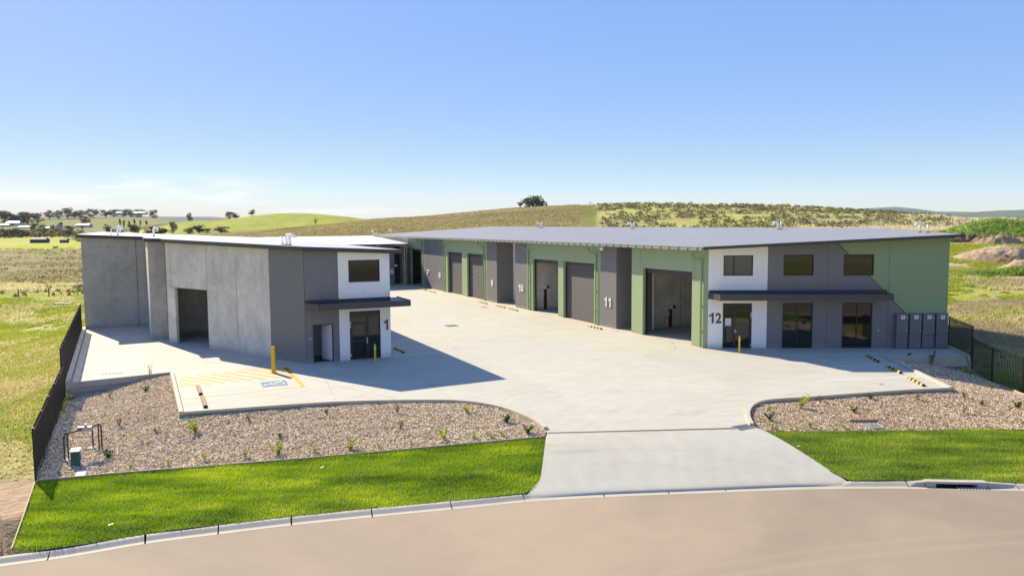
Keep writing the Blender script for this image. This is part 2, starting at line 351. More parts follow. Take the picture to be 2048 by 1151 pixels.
M['leaf'] = m_tone('leaves', .7, fine=(.5, .25), trans=.35); M['tuss'] = m_tone('field_grass', .85, fine=(.12, .2), trans=.45)
M['dirt'] = m_tone('earth_mound', .95, fine=(1.5, .4)); M['hills'] = m_tone('far_hills', 1.0, fine=(.004, .25))
M['lamp'] = mat('floodlight_face', (.7, .72, .7), .3, layers=()); M['shed'] = mat('shed_wall', (.5, .47, .42), .7, layers=((.3, .1, 3),)); M['shedroof'] = mat('shed_roof', (.36, .36, .35), .5, layers=((.3, .1, 3),))
M['shedd'] = mat('old_shed_wall', (.05, .055, .06), .7, layers=()); M['cowblack'] = mat('dark_hide', (.03, .025, .02), .8, layers=())

# ------------------------------------------------------------------ terrain
# heights of the land at a set of bearings (pixel column of the survey photo) and ground distances
NEAR = {-900: [(12, -.9), (60, -1.6), (130, -4.5), (400, -7), (9000, -10)]}
def prof(px, zs, ys, tail=None):
    L = list(zs)+[(D, zat(D, px, y)) for D, y in ys]
    D, z = L[-1]; L += [(D*1.35, z-D*.022)] + ([(D*2.2, z-D*.05-10)]); L += [(max(12000, D*4), -25)]
    return L
P = {}
P[0] = prof(0, [(12, -.8), (30, -.85), (45, -.9), (60, -1.6), (100, -3.6)], [(130, 597), (200, 553), (300, 526), (400, 512), (600, 495), (1000, 480), (1400, 471.5), (1700, 460), (2200, 446), (2600, 432)])
P[-900] = P[0]
P[110] = prof(110, [(12, -.8), (25, -.8), (34, -.75), (40, -.4), (50, -.5), (60, -1.1), (100, -3.3)], [(130, 594), (200, 553), (300, 526), (400, 512), (600, 494), (1000, 479), (1300, 471.5), (1600, 460), (2200, 444), (2600, 430.5)])
P[165] = prof(165, [(12, -.8), (30, -.8), (40, -.3), (56, -.25), (66, -.6), (100, -3)], [(130, 592), (200, 553), (300, 525), (400, 511), (600, 493), (1000, 478), (1300, 471), (1600, 460), (2200, 442), (2600, 430)])
P[250] = prof(250, [(12, -1.6), (60, -1), (110, -3)], [(200, 550), (300, 520), (400, 505), (600, 487), (1000, 473), (1400, 462), (1900, 445), (2400, 428.5)])
P[340] = prof(340, [(12, -1.6), (60, -1), (110, -3)], [(200, 525), (300, 490), (400, 474), (600, 469), (900, 461), (1400, 446), (2100, 427.5)])
P[420] = prof(420, [(12, -1.6), (60, -1), (110, -2)], [(200, 510), (300, 480), (400, 468), (600, 469), (800, 456), (1100, 438), (1400, 432)])
P[500] = prof(500, [(12, -1.6), (60, -1), (120, -1)], [(200, 500), (300, 475), (400, 464.5), (600, 468), (800, 449), (1000, 429.5)])
P[575] = prof(575, [(12, -1.6), (60, -1), (130, -.6)], [(200, 490), (300, 468), (400, 457), (600, 463), (800, 442), (1000, 420.5)])
P[640] = prof(640, [(12, -1.6), (60, -1), (130, -.4)], [(200, 483), (300, 460), (400, 450), (600, 459), (800, 440), (1000, 425.5)])
P[700] = prof(700, [(12, -1.6), (60, -1), (130, -.3)], [(200, 478), (300, 454), (400, 444), (600, 455), (850, 440), (1000, 431)])
P[765] = prof(765, [(12, -1.6), (60, -1), (130, 0)], [(200, 472), (300, 447), (400, 438), (600, 452), (1000, 439)])
P[850] = prof(850, [(12, -1.6), (60, -1), (130, 0)], [(200, 468), (300, 443), (400, 431.5)])
P[950] = prof(950, [(12, -1.6), (60, -1), (130, .5)], [(200, 462), (300, 435), (400, 421.5)])
P[1050] = prof(1050, [(12, -1.6), (60, -1), (130, .8)], [(200, 458), (300, 428), (400, 413)])
P[1150] = prof(1150, [(12, -1.6), (60, -1), (130, 1)], [(200, 455), (300, 424), (400, 409.5)])
P[1250] = prof(1250, [(12, -1.6), (60, -1), (120, 1)], [(200, 453), (300, 420), (400, 405.5)])
P[1400] = prof(1400, [(12, -1.6), (60, -1), (110, 1)], [(200, 452), (300, 420), (400, 405)])
P[1550] = prof(1550, [(12, -1.6), (60, -1), (110, 1)], [(200, 453), (300, 422), (390, 408.5)])
P[1700] = prof(1700, [(12, -1.6), (60, -1), (100, 1)], [(150, 478), (200, 452), (300, 427), (370, 415.5)])
P[1800] = prof(1800, [(12, -1.6), (50, -1), (80, .4)], [(100, 527), (140, 478), (200, 448), (330, 421)])
P[1900] = prof(1900, [(12, -1.5), (36, -1.1), (46, -.9), (60, -.4)], [(100, 535), (140, 480), (185, 451), (280, 428)])
P[1980] = prof(1980, [(12, -1.5), (34, -1.2), (46, -.9), (60, -.3)], [(100, 538), (140, 481), (185, 447), (230, 434)])
P[2048] = prof(2048, [(12, -1.5), (34, -1.2), (46, -.9), (60, -.3)], [(100, 540), (140, 481), (185, 446), (225, 437)])
P[2700] = prof(2700, [(12, -1.5), (46, -.9), (60, -.3)], [(100, 540), (140, 485), (185, 452), (225, 440)])
keys = sorted(P); kphi = np.array([math.atan((k-1024)/FPX) for k in keys])
Dg = np.concatenate([[0.5, 6, 12], np.geomspace(14, 12000, 250)])
prof_tab = np.array([np.interp(Dg, [q[0] for q in P[k]], [q[1] for q in P[k]]) for k in keys])
def smooth_rows(t, n=2):
    for _ in range(n):
        t2 = t.copy(); t2[:, 1:-1] = .25*t[:, :-2]+.5*t[:, 1:-1]+.25*t[:, 2:]; t = t2
    return t
prof_tab = smooth_rows(prof_tab, 3)
phi_f = np.arange(-42, 42.01, .16); phi_b = np.arange(46, 318.1, 4.0)
PHI = np.radians(np.concatenate([phi_f, phi_b]))
def table_at(phi):
    ph = (phi+math.pi) % (2*math.pi)-math.pi
    Z = np.empty((len(phi), len(Dg)))
    for j in range(len(Dg)): Z[:, j] = np.interp(ph, kphi, prof_tab[:, j])
    back = np.clip((np.abs(ph)-math.radians(45))/math.radians(25), 0, 1)[:, None]
    flat = np.where(Dg < 80, -.75, -.75-np.minimum((Dg-80)*.01, 20))[None, :]
    return Z*(1-back)+flat*back
ZT = table_at(PHI)
# smooth across bearings so that the survey columns leave no creases
K = 9
for _ in range(2):
    pad = np.concatenate([np.repeat(ZT[:1], K, 0), ZT[:len(phi_f)], np.repeat(ZT[len(phi_f)-1:len(phi_f)], K, 0)])
    cs = np.cumsum(np.concatenate([np.zeros((1, pad.shape[1])), pad]), 0); ZT[:len(phi_f)] = ((cs[2*K+1:]-cs[:-2*K-1])/(2*K+1))[:len(phi_f)]
def vnoise(x, y, seed=0):
    def h(i, j): 
        n = (i*374761393 + j*668265263 + seed*1442695041) & 0x7fffffff
        n = (n ^ (n >> 13))*1274126177 & 0x7fffffff; return ((n ^ (n >> 16)) & 0xffff)/65535.0
    xi, yi = np.floor(x).astype(np.int64), np.floor(y).astype(np.int64); fx, fy = x-xi, y-yi
    fx = fx*fx*(3-2*fx); fy = fy*fy*(3-2*fy)
    return (h(xi, yi)*(1-fx)+h(xi+1, yi)*fx)*(1-fy)+(h(xi, yi+1)*(1-fx)+h(xi+1, yi+1)*fx)*fy
def fbm(x, y, s, oct=4, seed=0):
    a, t, o = 1.0, 0, 0
    for k in range(oct): o = o+a*vnoise(x/s, y/s, seed+k); t += a; a *= .5; s *= .5
    return o/t
PX, DD = np.meshgrid(PHI, Dg, indexing='ij'); GX = np.sin(PX)*DD; GY = np.cos(PX)*DD
rough = np.clip((DD-45)/80, 0, 1)
ZT = ZT + (fbm(GX, GY, 18, 4, 3)-.5)*np.clip(DD*.004, 0, .9)*rough
def ground_z(x, y):
    D = math.hypot(x, y); ph = math.atan2(x, y)
    fi = (math.degrees(ph)+42)/.16; i = int(min(max(fi, 0), len(phi_f)-2)); a = min(max(fi-i, 0), 1)
    j = int(np.searchsorted(Dg, D)-1); j = min(max(j, 0), len(Dg)-2); b = (D-Dg[j])/(Dg[j+1]-Dg[j])
    return float((ZT[i, j]*(1-a)+ZT[i+1, j]*a)*(1-b)+(ZT[i, j+1]*(1-a)+ZT[i+1, j+1]*a)*b)
def ground_z_np(x, y):
    D = np.hypot(x, y); ph = np.arctan2(x, y); fi = (np.degrees(ph)+42)/.16
    i = np.clip(fi, 0, len(phi_f)-2).astype(int); a = np.clip(fi-i, 0, 1)
    j = np.clip(np.searchsorted(Dg, D)-1, 0, len(Dg)-2); b = (D-Dg[j])/(Dg[j+1]-Dg[j])
    return (ZT[i, j]*(1-a)+ZT[i+1, j]*a)*(1-b)+(ZT[i, j+1]*(1-a)+ZT[i+1, j+1]*a)*b
def at(px, D):                               # a spot on the land, by bearing and distance
    d = ray(px, 450); ph = math.atan2(d[0], d[1]); x, y = math.sin(ph)*D, math.cos(ph)*D
    return Vector((x, y, ground_z(x, y)))
# land cover
GRN, LIM, BRN, DRK, DIRT, STRAW = map(np.array, ((.27, .31, .035), (.42, .45, .035), (.24, .205, .095), (.13, .13, .045), (.52, .38, .24), (.54, .46, .24)))
def cover(x, y):
    D = np.hypot(x, y); ph = np.arctan2(x, y); px = 1024+FPX*np.tan(np.clip(ph, -1.2, 1.2))
    n1 = fbm(x, y, 14, 5, 11)[..., None]; n2 = fbm(x, y, 60, 4, 21)[..., None]; n3 = fbm(x, y, 4, 4, 31)[..., None]; n4 = fbm(x*1.0, y*.35, 9, 4, 41)[..., None]
    def sm(v, a, b): t = np.clip((v-a)/(b-a), 0, 1); return (t*t*(3-2*t))
    c = GRN*(1-sm(n1, .4, .7)*.5)+BRN*sm(n1, .4, .7)*.5
    Dn, pxn = D[..., None], px[..., None]
    # left paddock: green near, scrubby brown belt, bright far fields
    left = sm(pxn, 420, 330)
    near = GRN*1.15*(1-sm(n3, .45, .62)*.75)+STRAW*.85*sm(n3, .45, .62)*.75
    near = near*(1-sm(n4, .52, .7)*.3)+LIM*.85*sm(n4, .52, .7)*.3; near = near*(1-sm(n1, .46, .60)*.6)+STRAW*.8*sm(n1, .46, .60)*.6
    belt = BRN*1.05*(1-sm(n1, .35, .65)*.6)+GRN*.75*sm(n1, .35, .65)*.6
    belt = belt*(1-sm(n3, .5, .7)*.45)+DRK*.7*sm(n3, .5, .7)*.45
    grn2 = GRN*1.05*(1-sm(n3, .5, .7)*.5)+BRN*sm(n3, .5, .7)*.5
    cl = near*(1-sm(Dn, 95, 130))+grn2*sm(Dn, 95, 130)
    cl = cl*(1-sm(Dn+n2*80, 185, 260))+belt*sm(Dn+n2*80, 185, 260)
    far = LIM*.85*(1-sm(n2, .5, .7)*.5)+STRAW*.7*sm(n2, .5, .7)*.5
    cl = cl*(1-sm(Dn+n2*120, 560, 620))+far*sm(Dn+n2*120, 560, 620)
    fh = GRN*.62*(1-sm(n1*.5+n2*.5, .42, .58)*.8)+BRN*.9*sm(n1*.5+n2*.5, .42, .58)*.8
    cl = cl*(1-sm(Dn, 1200, 1300))+fh*sm(Dn, 1300, 1500)
    c = c*(1-left)+cl*left
    # green hill behind on the left, brown hill ahead
    mid = sm(pxn, 300, 380)*sm(pxn, 1300, 1100)
    bh = BRN*1.1*(1-sm(n1, .38, .66)*.55)+STRAW*.55*sm(n1, .38, .66)*.55; bh = bh*(1-sm(n3, .48, .62)*.65)+DRK*1.1*sm(n3, .48, .62)*.65; bh = bh*(.62+.62*sm(n2, .38, .62))
    gh = LIM*.68*(1-sm(n4, .45, .65)*.6)+GRN*.72*sm(n4, .45, .65)*.6; gh = gh*(1-sm(n1, .58, .68)*.4)+BRN*sm(n1, .58, .68)*.4
    gh = gh*(1-sm(Dn, 1150, 1350))+fh*1.1*sm(Dn, 1150, 1350)
    cm = bh*(1-sm(Dn, 480, 560))+gh*sm(Dn, 480, 560)
    c = c*(1-mid)+cm*mid
    pj = pxn+(n3-.5)*40; strip = sm(pj, 1140, 1165)*sm(pj, 1208, 1185)*.75; c = c*(1-strip)+(GRN*.5)*strip
    sc = sm(pxn, 1190, 1200)*sm(pxn, 1900, 1800)
    sh = (LIM*.55+STRAW*.35)*(1-sm(n1, .42, .62)*.8)+BRN*1.3*sm(n1, .42, .62)*.8; c = c*(1-sc)+sh*sc
    # right paddock
    rt = sm(pxn, 1780, 1880)
    rn = GRN*1.1*(1-sm(n3, .5, .68)*.6)+STRAW*.7*sm(n3, .5, .68)*.6; rn = rn*(1-sm(n4, .5, .7)*.35)+LIM*sm(n4, .5, .7)*.35
    dz = sm(Dn+n1*14, 92, 99)*sm(Dn+n1*14, 138, 128); rn = rn*(1-dz)+DIRT*(.9+.2*n3)*dz
    tr1 = np.exp(-((Dn-(83-(pxn-1900)*.055)-3*n2)/1.0)**2)+np.exp(-((Dn-(88-(pxn-1900)*.05)-3*n2)/1.0)**2); rn = rn*(1-np.clip(tr1, 0, 1)*.75)+DIRT*np.clip(tr1, 0, 1)*.75
    g2 = sm(Dn, 138, 145)*sm(Dn, 175, 165); rn = rn*(1-g2)+GRN*.8*g2
    s2 = sm(Dn, 165, 180); rn = rn*(1-s2)+(STRAW*.95*(1-sm(n1, .4, .6)*.45)+GRN*sm(n1, .4, .6)*.45)*s2
    c = c*(1-rt)+rn*rt
    # bare ground left of the lawn edge
    bare = sm(Dn+n3*2.5, 32, 30)*sm(pxn, 300, 200)*sm(Dn, 5, 10); c = c*(1-bare)+(DIRT*.85*(1-sm(n3, .45, .6)*.35)+BRN*sm(n3, .45, .6)*.35)*bare
    return c*(0.85+.3*n2)
# cut the sheet under the finished site
SITE = [G(95, 945, -.7), G(135, 800, -.6), G(140, 768, 0), G(182, 668, 0), ND(-3.6, 66), ND(-3.6, 98), ND(0, 112), ND(44, 112), ND(44.5, 40), G(1880, 697, 0), G(1936, 748, -.7), G(1975, 768, -.9), Vector((23.5, 35, 0)), Vector((30, 30, 0)), Vector((60, 24, 0)), Vector((60, 11.5, 0)), Vector((-60, 11.5, 0)), Vector((-60, 6, 0)), Vector((-40, 6, 0)), Vector((-12.2, 18.5, 0))]
def inside(poly, x, y):
    r = np.zeros(np.shape(x), bool); n = len(poly)
    for i in range(n):
        a, b = poly[i], poly[(i+1) % n]
        cnd = ((a[1] > y) != (b[1] > y)) & (x < (b[0]-a[0])*(y-a[1])/((b[1]-a[1]) or 1e-9)+a[0]); r ^= cnd
    return r
ZM = ZT.copy(); msk = inside(SITE, GX, GY); ZM[msk] = np.minimum(ZM[msk], -1.7)
roadm = (np.abs(GX) < 75) & (GY > 3.5) & (GY < 24) & (DD < 90); ZM[roadm & (GY < 21)] = -1.7
nA, nD = GX.shape
idx = np.arange(nA*nD).reshape(nA, nD)
rows = np.concatenate([idx, idx[:1]]); F = np.stack([rows[:-1, :-1], rows[:-1, 1:], rows[1:, 1:], rows[1:, :-1]], -1).reshape(-1, 4)
me = mesh_np('ground', np.stack([GX, GY, ZM], -1).reshape(-1, 3), F[:, ::-1], M['ground'], 4, cover(GX, GY).reshape(-1, 3), True)
tag(link('ground', me), kind='structure')
# far blue ranges
def ranges(name, pts, D, dep, base=-40):
    V = []; Fc = []; n = len(pts); C = []
    for px, py in pts:
        d = ray(px, 440); ph = math.atan2(d[0], d[1]); zt = zat(D, px, py)
        for k, (dd, fz) in enumerate(((-dep, 0), (-.6*dep, .45), (-.25*dep, .85), (0, 1), (.5*dep, .6), (dep, 0))):
            V.append((math.sin(ph)*(D+dd), math.cos(ph)*(D+dd), base+(zt-base)*fz)); C.append((.10, .13, .08))
    for i in range(n-1):
        for k in range(5): a = i*6+k; Fc.append((a, a+6, a+7, a+1))
    return tag(link(name, mesh_np(name, V, Fc, M['hills'], 4, np.array(C), True)), kind='structure')
def densify(pts, amp, seed):
    xs = np.arange(pts[0][0], pts[-1][0], 8.0); ys = np.interp(xs, [p[0] for p in pts], [p[1] for p in pts])
    return [(x, y+amp*(fbm(np.array(x), np.array(3.0), 60, 4, seed)-.5)) for x, y in zip(xs, ys)]
ranges('distant_hills', densify([(620, 444), (700, 440), (760, 436), (800, 433.5), (850, 434), (950, 437), (1100, 440), (1600, 428), (1680, 420), (1720, 417), (1790, 413.5), (1830, 417), (1870, 423), (1960, 424), (2048, 424), (2600, 424)], 1.5, 5), 9000, 1400)
ranges('distant_hills', densify([(1650, 436), (1800, 429), (1900, 427), (1980, 422), (2048, 418.5), (2200, 414), (2600, 418)], 2, 8), 7000, 900)
ranges('distant_hills', densify([(-900, 436), (-300, 432), (0, 434), (200, 432), (420, 433), (600, 444)], 1.5, 9), 8000, 1200)

# ------------------------------------------------------------------ front gardens: heights
CP = [(72, 964, -.65), (25, 1100, -.5), (290, 1064, -.5), (586, 1030, -.5), (900, 998, -.5), (1048, 987, -.5), (1080, 962, -.42), (1091, 878, -.12),
      (586, 922, -.42), (134, 800, -.86), (217, 779, -.55), (262, 761, -.33), (305, 751, -.17), (338, 745, -.04), (352, 800, -.1), (358, 832, -.12), (605, 815, -.08),
      (834, 806, -.04), (907, 807, -.04), (1006, 822, -.05), (1069, 847, -.06), (1089, 864, -.03), (250, 940, -.6), (300, 850, -.36), (700, 860, -.22),
      (1512, 846, -.05), (1508, 822, -.06), (1560, 803, -.06), (1707, 794, -.06), (1909, 785, -.13), (1532, 862, -.08), (2048, 861, -.5), (1700, 962, -.5),
      (2048, 967, -.5), (1800, 861, -.25), (1785, 713, -.22), (1900, 745, -.5), (1935, 743, -.9), (1982, 760, -.88), (2044, 785, -1.0), (1840, 740, -.16), (-60, 1112, -.5), (2300, 965, -.5), (2300, 880, -.7)]
_cp = np.array([[*G(a, b, c)] for a, b, c in CP]); _K = np.sqrt(((_cp[:, None, :2]-_cp[None, :, :2])**2).sum(-1)); _n = len(_cp)
_A = np.block([[_K, np.ones((_n, 1))], [np.ones((1, _n)), np.zeros((1, 1))]]); _w = np.linalg.solve(_A+1e-9*np.eye(_n+1), np.concatenate([_cp[:, 2], [0]]))
def site_z(x, y):
    x = np.asarray(x, float); y = np.asarray(y, float)
    return np.sqrt((x[..., None]-_cp[:, 0])**2+(y[..., None]-_cp[:, 1])**2)@_w[:_n]+_w[_n]
def Gs(px, py):
    z = -.3
    for _ in range(12): p = G(px, py, z); z = .5*z+.5*float(site_z(p.x, p.y))
    return Vector((p.x, p.y, z))
def curve(pts, step=.5):                      # Catmull-Rom through points
    pts = [Vector(p) for p in pts]; P_ = [2*pts[0]-pts[1]]+pts+[2*pts[-1]-pts[-2]]; out_ = []
    for i in range(1, len(P_)-2):
        a, b, c, d = P_[i-1:i+3]; m = max(1, int((c-b).length/step))
        for k in range(m):
            t = k/m; out_.append(.5*((2*b)+(c-a)*t+(2*a-5*b+4*c-d)*t*t+(3*b-a-3*c+d)*t**3))
    out_.append(P_[-2]); return out_
def sheet(name, poly, step, zf, m, kind='structure', bump_=None):
    poly = [v2(p) for p in poly]; xs = [p.x for p in poly]; ys = [p.y for p in poly]
    gx, gy = np.meshgrid(np.arange(min(xs), max(xs), step), np.arange(min(ys), max(ys), step)); gx = gx.ravel()+RNG.uniform(-.2, .2, gx.size)*step; gy = gy.ravel()+RNG.uniform(-.2, .2, gy.size)*step
    k = inside(poly, gx, gy); pts = poly+[Vector((a, b)) for a, b in zip(gx[k], gy[k])]; n = len(poly)
    r = delaunay_2d_cdt(pts, [(i, (i+1) % n) for i in range(n)], [], 1, 1e-4)
    V = np.array([[p.x, p.y] for p in r[0]]); z = zf(V[:, 0], V[:, 1])
    me = bpy.data.meshes.new(name); me.from_pydata([(a[0], a[1], c) for a, c in zip(V, z)], [], [f for f in r[2]]); me.update(); me.materials.append(m)
    bm = bmesh.new(); bm.from_mesh(me)
    for f in bm.faces:
        if f.normal.z < 0: f.normal_flip()
        f.smooth = True
    bm.to_mesh(me); bm.free()
    return tag(link(name, me), kind=kind)

# ------------------------------------------------------------------ concrete yard
front_px = [(358, 823.5), (605, 806), (704, 801), (770, 799.3), (834.6, 798.6), (907.6, 799), (965, 804.8), (1006.6, 813.9), (1043, 827), (1069, 838.6), (1087.4, 853)]
KH = .1
front_edge = curve([G(a, b, KH) for a, b in front_px], .4)
right_px = [(1508, 845.5), (1501, 832), (1500.3, 820), (1506.8, 809), (1523, 801), (1552.8, 796.5), (1618, 792.6), (1707, 786), (1811, 778.7), (1909, 774.2)]
right_edge = curve([G(a, b, KH) for a, b in right_px], .4)
e_end = G(1094.5, 863); w_end = G(1500, 850)
bayL = [G(342, 743.5, 0)]; wallL = [G(131, 765.4, 0), G(168, 660, 0)]
side_px = [(1820, 732.7), (1772.5, 710.2)]
side_edge = [G(a, b, KH) for a, b in side_px]
slabR = [G(1941, 709.8, 0), G(1888, 690.3, 0)]
flat = lambda L: [Vector((p[0], p[1], 0)) for p in L]
yard_poly = flat(wallL[::-1])[0:1] + [wallL[0]] + bayL + flat(front_edge) + [e_end, w_end] + flat(right_edge) + flat(side_edge) + slabR + [ND(43.9, 36), ND(46.5, 40), ND(46.5, 108), ND(-4.3, 108), ND(-4.3, 66)]
b = MB(); b.poly([(p.x, p.y) for p in yard_poly], -1.3, 0.0)
yard = tag(b.build('concrete_yard', M['yard']), kind='structure'); WL['concrete_yard'] = (0, 0, 0)
def line_strip(mb, pts, w, z=.004, h=None):
    pts = [Vector((p[0], p[1], 0)) for p in pts]
    for a, c in zip(pts[:-1], pts[1:]):
        d = (c-a).normalized(); s = Vector((-d.y, d.x, 0))*w/2
        if h: mb.hexa([q+Vector((0, 0, z)) for q in (a-s, c-s, c+s, a+s)]+[q+Vector((0, 0, z+h)) for q in (a-s, c-s, c+s, a+s)])
        else: mb.quad(*[q+Vector((0, 0, z)) for q in (a-s, c-s, c+s, a+s)])
    return mb
def offset_path(pts, off):
    out_ = []
    for i, p in enumerate(pts):
        d = Vector(pts[min(i+1, len(pts)-1)])-Vector(pts[max(i-1, 0)]); d.z = 0; d.normalize(); out_.append(Vector((p[0]-d.y*off, p[1]+d.x*off, 0)))
    return out_
def kerb_strip(name, outer, w, h, side=1):   # raised concrete edge along the outer line
    inner = offset_path(outer, w*side); mb = MB(); n = len(outer)
    for i in range(n-1):
        a, c, d, e = outer[i], outer[i+1], inner[i+1], inner[i]
        lo = [Vector((q[0], q[1], -.6 if k < 2 else .0)) for k, q in enumerate((a, c, d, e))]; hi = [Vector((q[0], q[1], h)) for q in (a, c, d, e)]
        if side < 0: lo = lo[::-1]; hi = hi[::-1]
        mb.add(lo+hi, [(4, 5, 6, 7), (0, 1, 5, 4), (2, 3, 7, 6), (3, 0, 4, 7), (1, 2, 6, 5)])
    return mb.build(name, M['kerb'], yard)
kerb_strip('kerb', front_edge, .15, KH)
kerb_strip('kerb', [Vector((*G(340, 743.5, .1).xy, 0))+Vector((0, 0, 0)), front_edge[0]], .16, KH+.02)
kerb_strip('kerb', right_edge, .15, KH)
kerb_strip('kerb', [right_edge[-1]]+side_edge, .16, KH)
kerb_strip('kerb', [side_edge[-1], Vector((*G(1941, 709.8, .02).xy, 0))], .14, .02)
kerb_strip('kerb', [G(1941, 709.5, .05), G(1890, 690, .05)], .16, .12)
kerb_strip('kerb', [G(165.5, 657, .0), G(131, 766, .0)], .22, .14)
# saw cuts and slab joints
for L in ([(783, 713), (880, 780), (905, 799)], [(303.8, 678.5), (333, 722), (345, 745)], [(625, 728), (655, 765), (672, 800)], [(782, 712), (905, 696), (1100, 672), (1232, 657)],
          [(410, 697), (565, 745), (800, 799)]):
    line_strip(MB(), [G(a, c) for a, c in L], .009, .003).build('slab_joint', M['joint'], yard)
# painted marks
hatch = MB()
bay = [G(569, 733), G(607, 772.5), G(367, 797.5), G(352, 756)]
line_strip(MB(), [G(570, 733.5), G(607, 772.5)], .2).build('painted_line', M['yline'], yard)
line_strip(MB(), [G(607, 772.5), G(366, 797.8)], .11).build('painted_line', M['yline'], yard)
yf = lambda x: 752.5-.0944*(x-362.5)
yn = lambda x: 773.5-.0985*(x-365)
for k in range(-3, 8):
    x0 = 366+27*k; t = (21.3-.004*(x0-362))/(.154+.0985); a_ = [x0, yf(x0)]; b_ = [x0+t, yf(x0)+.154*t]
    if a_[0] < 360: a_ = [360, a_[1]+.154*(360-a_[0])]
    xe = 572+(b_[1]-736)*1.02
    if b_[0] > xe: f_ = (xe-a_[0])/(b_[0]-a_[0]); b_ = [xe, a_[1]+(b_[1]-a_[1])*f_]
    line_strip(MB(), [G(*a_), G(*b_)], .19).build('painted_line', M['yline'], yard)
# access symbol: blue field with white figure
q = [G(519.9, 764.4, .004), G(526.4, 774.1, .004), G(577, 768.9, .004), G(570.2, 759.5, .004)]   # head-left, head-right(near), foot-near, foot-far
sym = MB().quad(*q).build('bay_symbol', M['blue'], yard)
def SY(u, v, z=.008):                         # u across (0 near .. 1 far), v up the figure (0 foot .. 1 head)
    nr = q[2].lerp(q[1], v); fr = q[3].lerp(q[0], v); p = nr.lerp(fr, u); return Vector((p.x, p.y, z))
fg = MB()
def arc(cx, cy, r, a0, a1, w, n=14):
    P_ = [(cx+r*math.cos(R(a0+(a1-a0)*k/n)), cy+r*math.sin(R(a0+(a1-a0)*k/n))) for k in range(n+1)]; stroke(P_, w)
def stroke(P_, w):
    for (x0, y0), (x1, y1) in zip(P_[:-1], P_[1:]):
        L = math.hypot(x1-x0, y1-y0) or 1; nx, ny = -(y1-y0)/L*w/2, (x1-x0)/L*w/2; ex, ey = (x1-x0)/L*w*.2, (y1-y0)/L*w*.2
        fg.quad(SY(x0+nx-ex, y0+ny-ey), SY(x0-nx-ex, y0-ny-ey), SY(x1-nx+ex, y1-ny+ey), SY(x1+nx+ex, y1+ny+ey))
arc(.43, .34, .23, 110, 395, .055); stroke([(.45, .80), (.47, .44), (.72, .44), (.80, .17), (.88, .19)], .07); stroke([(.46, .62), (.66, .60)], .055)
fg.add([SY(.44+.065*math.cos(R(30*k)), .87+.065*math.sin(R(30*k))) for k in range(12)], [tuple(range(12))])
ob = fg.build('access_figure', M['wline'], yard)
for L in ([(1566, 709.3), (1758, 707.7)], [(1636, 733.5), (1798, 728.3)], [(1634, 761.5), (1840, 752.2)], [(783, 711.3), (885, 703)], [(783, 696.5), (868, 691.5)], [(783, 682.5), (838, 678.5)]):
    line_strip(MB(), [G(a, c) for a, c in L], .08).build('painted_line', M['wline'], yard)
# trench drain across the crossing and small grates
line_strip(MB(), [G(1095, 865.3), G(1475, 855.5)], .16, .003).build('trench_drain', M['joint'], yard)
def grate(px, py, w, l, name='drain_grate', m='steel', z0=0.0, bars=7):
    c = G(px, py, z0) if z0 is not None else Gs(px, py); mb = MB(); e1 = Vector((*Nv, 0)); e2 = Vector((*Dv, 0))
    for s_ in (-1, 1):
        mb.obox(c+e1*s_*w/2+Vector((0, 0, .006)), e1*.02, e2*(l/2+.02), (0, 0, .006)); mb.obox(c+e2*s_*l/2+Vector((0, 0, .006)), e1*(w/2), e2*.02, (0, 0, .006))
    for k in range(bars): mb.obox(c+e1*(-w/2+w*(k+.5)/bars)+Vector((0, 0, .005)), e1*.012, e2*l/2, (0, 0, .005))
    o = mb.build(name, M[m], yard); mb2 = MB().quad(*[c+e1*a*w/2+e2*b_*l/2+Vector((0, 0, .003)) for a, b_ in ((-1, -1), (1, -1), (1, 1), (-1, 1))]).build('drain_sump', M['rubber'], yard); return o
grate(903, 651, .9, .9); grate(223, 746.3, 1.1, .35); grate(1487, 853.5, .75, .5); grate(968, 613.5, .5, .5)
for px, py in ((673, 729), (1345, 686), (1350, 694), (1236, 662), (1763, 768)):
    MB().obox(G(px, py)+Vector((0, 0, .004)), (.06, 0, 0), (0, .06, 0), (0, 0, .004)).build('service_cap', M['dark'], yard)

# ------------------------------------------------------------------ street, crossing, verge
ROAD_Z = -.6; KT = -.5
left_road = [G(a, c, ROAD_Z) for a, c in ((-420, 1196), (-200, 1162), (0, 1132.3), (140, 1113), (290, 1087), (436, 1068), (583, 1050), (745, 1033.5), (905, 1018), (1052, 1003))]
mid_road = [G(a, c, ROAD_Z) for a, c in ((1052, 1003), (1210, 993.7), (1340, 988.5), (1455, 984), (1580, 979), (1711, 976.5))]
right_road = [G(a, c, ROAD_Z) for a, c in ((1711, 976.5), (1822, 976.5), (1930, 979), (2044, 981), (2200, 987), (2500, 1000))]
LR = curve(left_road, .4); MR = curve(mid_road, .4); RR = curve(right_road, .4)
roadside = LR+MR[1:]+RR[1:]
lx = roadside[0]; rx = roadside[-1]
rp = [(p.x, p.y-.0) for p in roadside]
b = MB(); pts = [(-70, lx.y-9)]+rp+[(70, rx.y+2.0), (70, 6.5), (-8, 6.5), (-70, -4)]
b.poly(pts, ROAD_Z-.3, ROAD_Z+.002); road = tag(b.build('road', M['road']), kind='structure'); WL['road'] = (0, 0, 0)
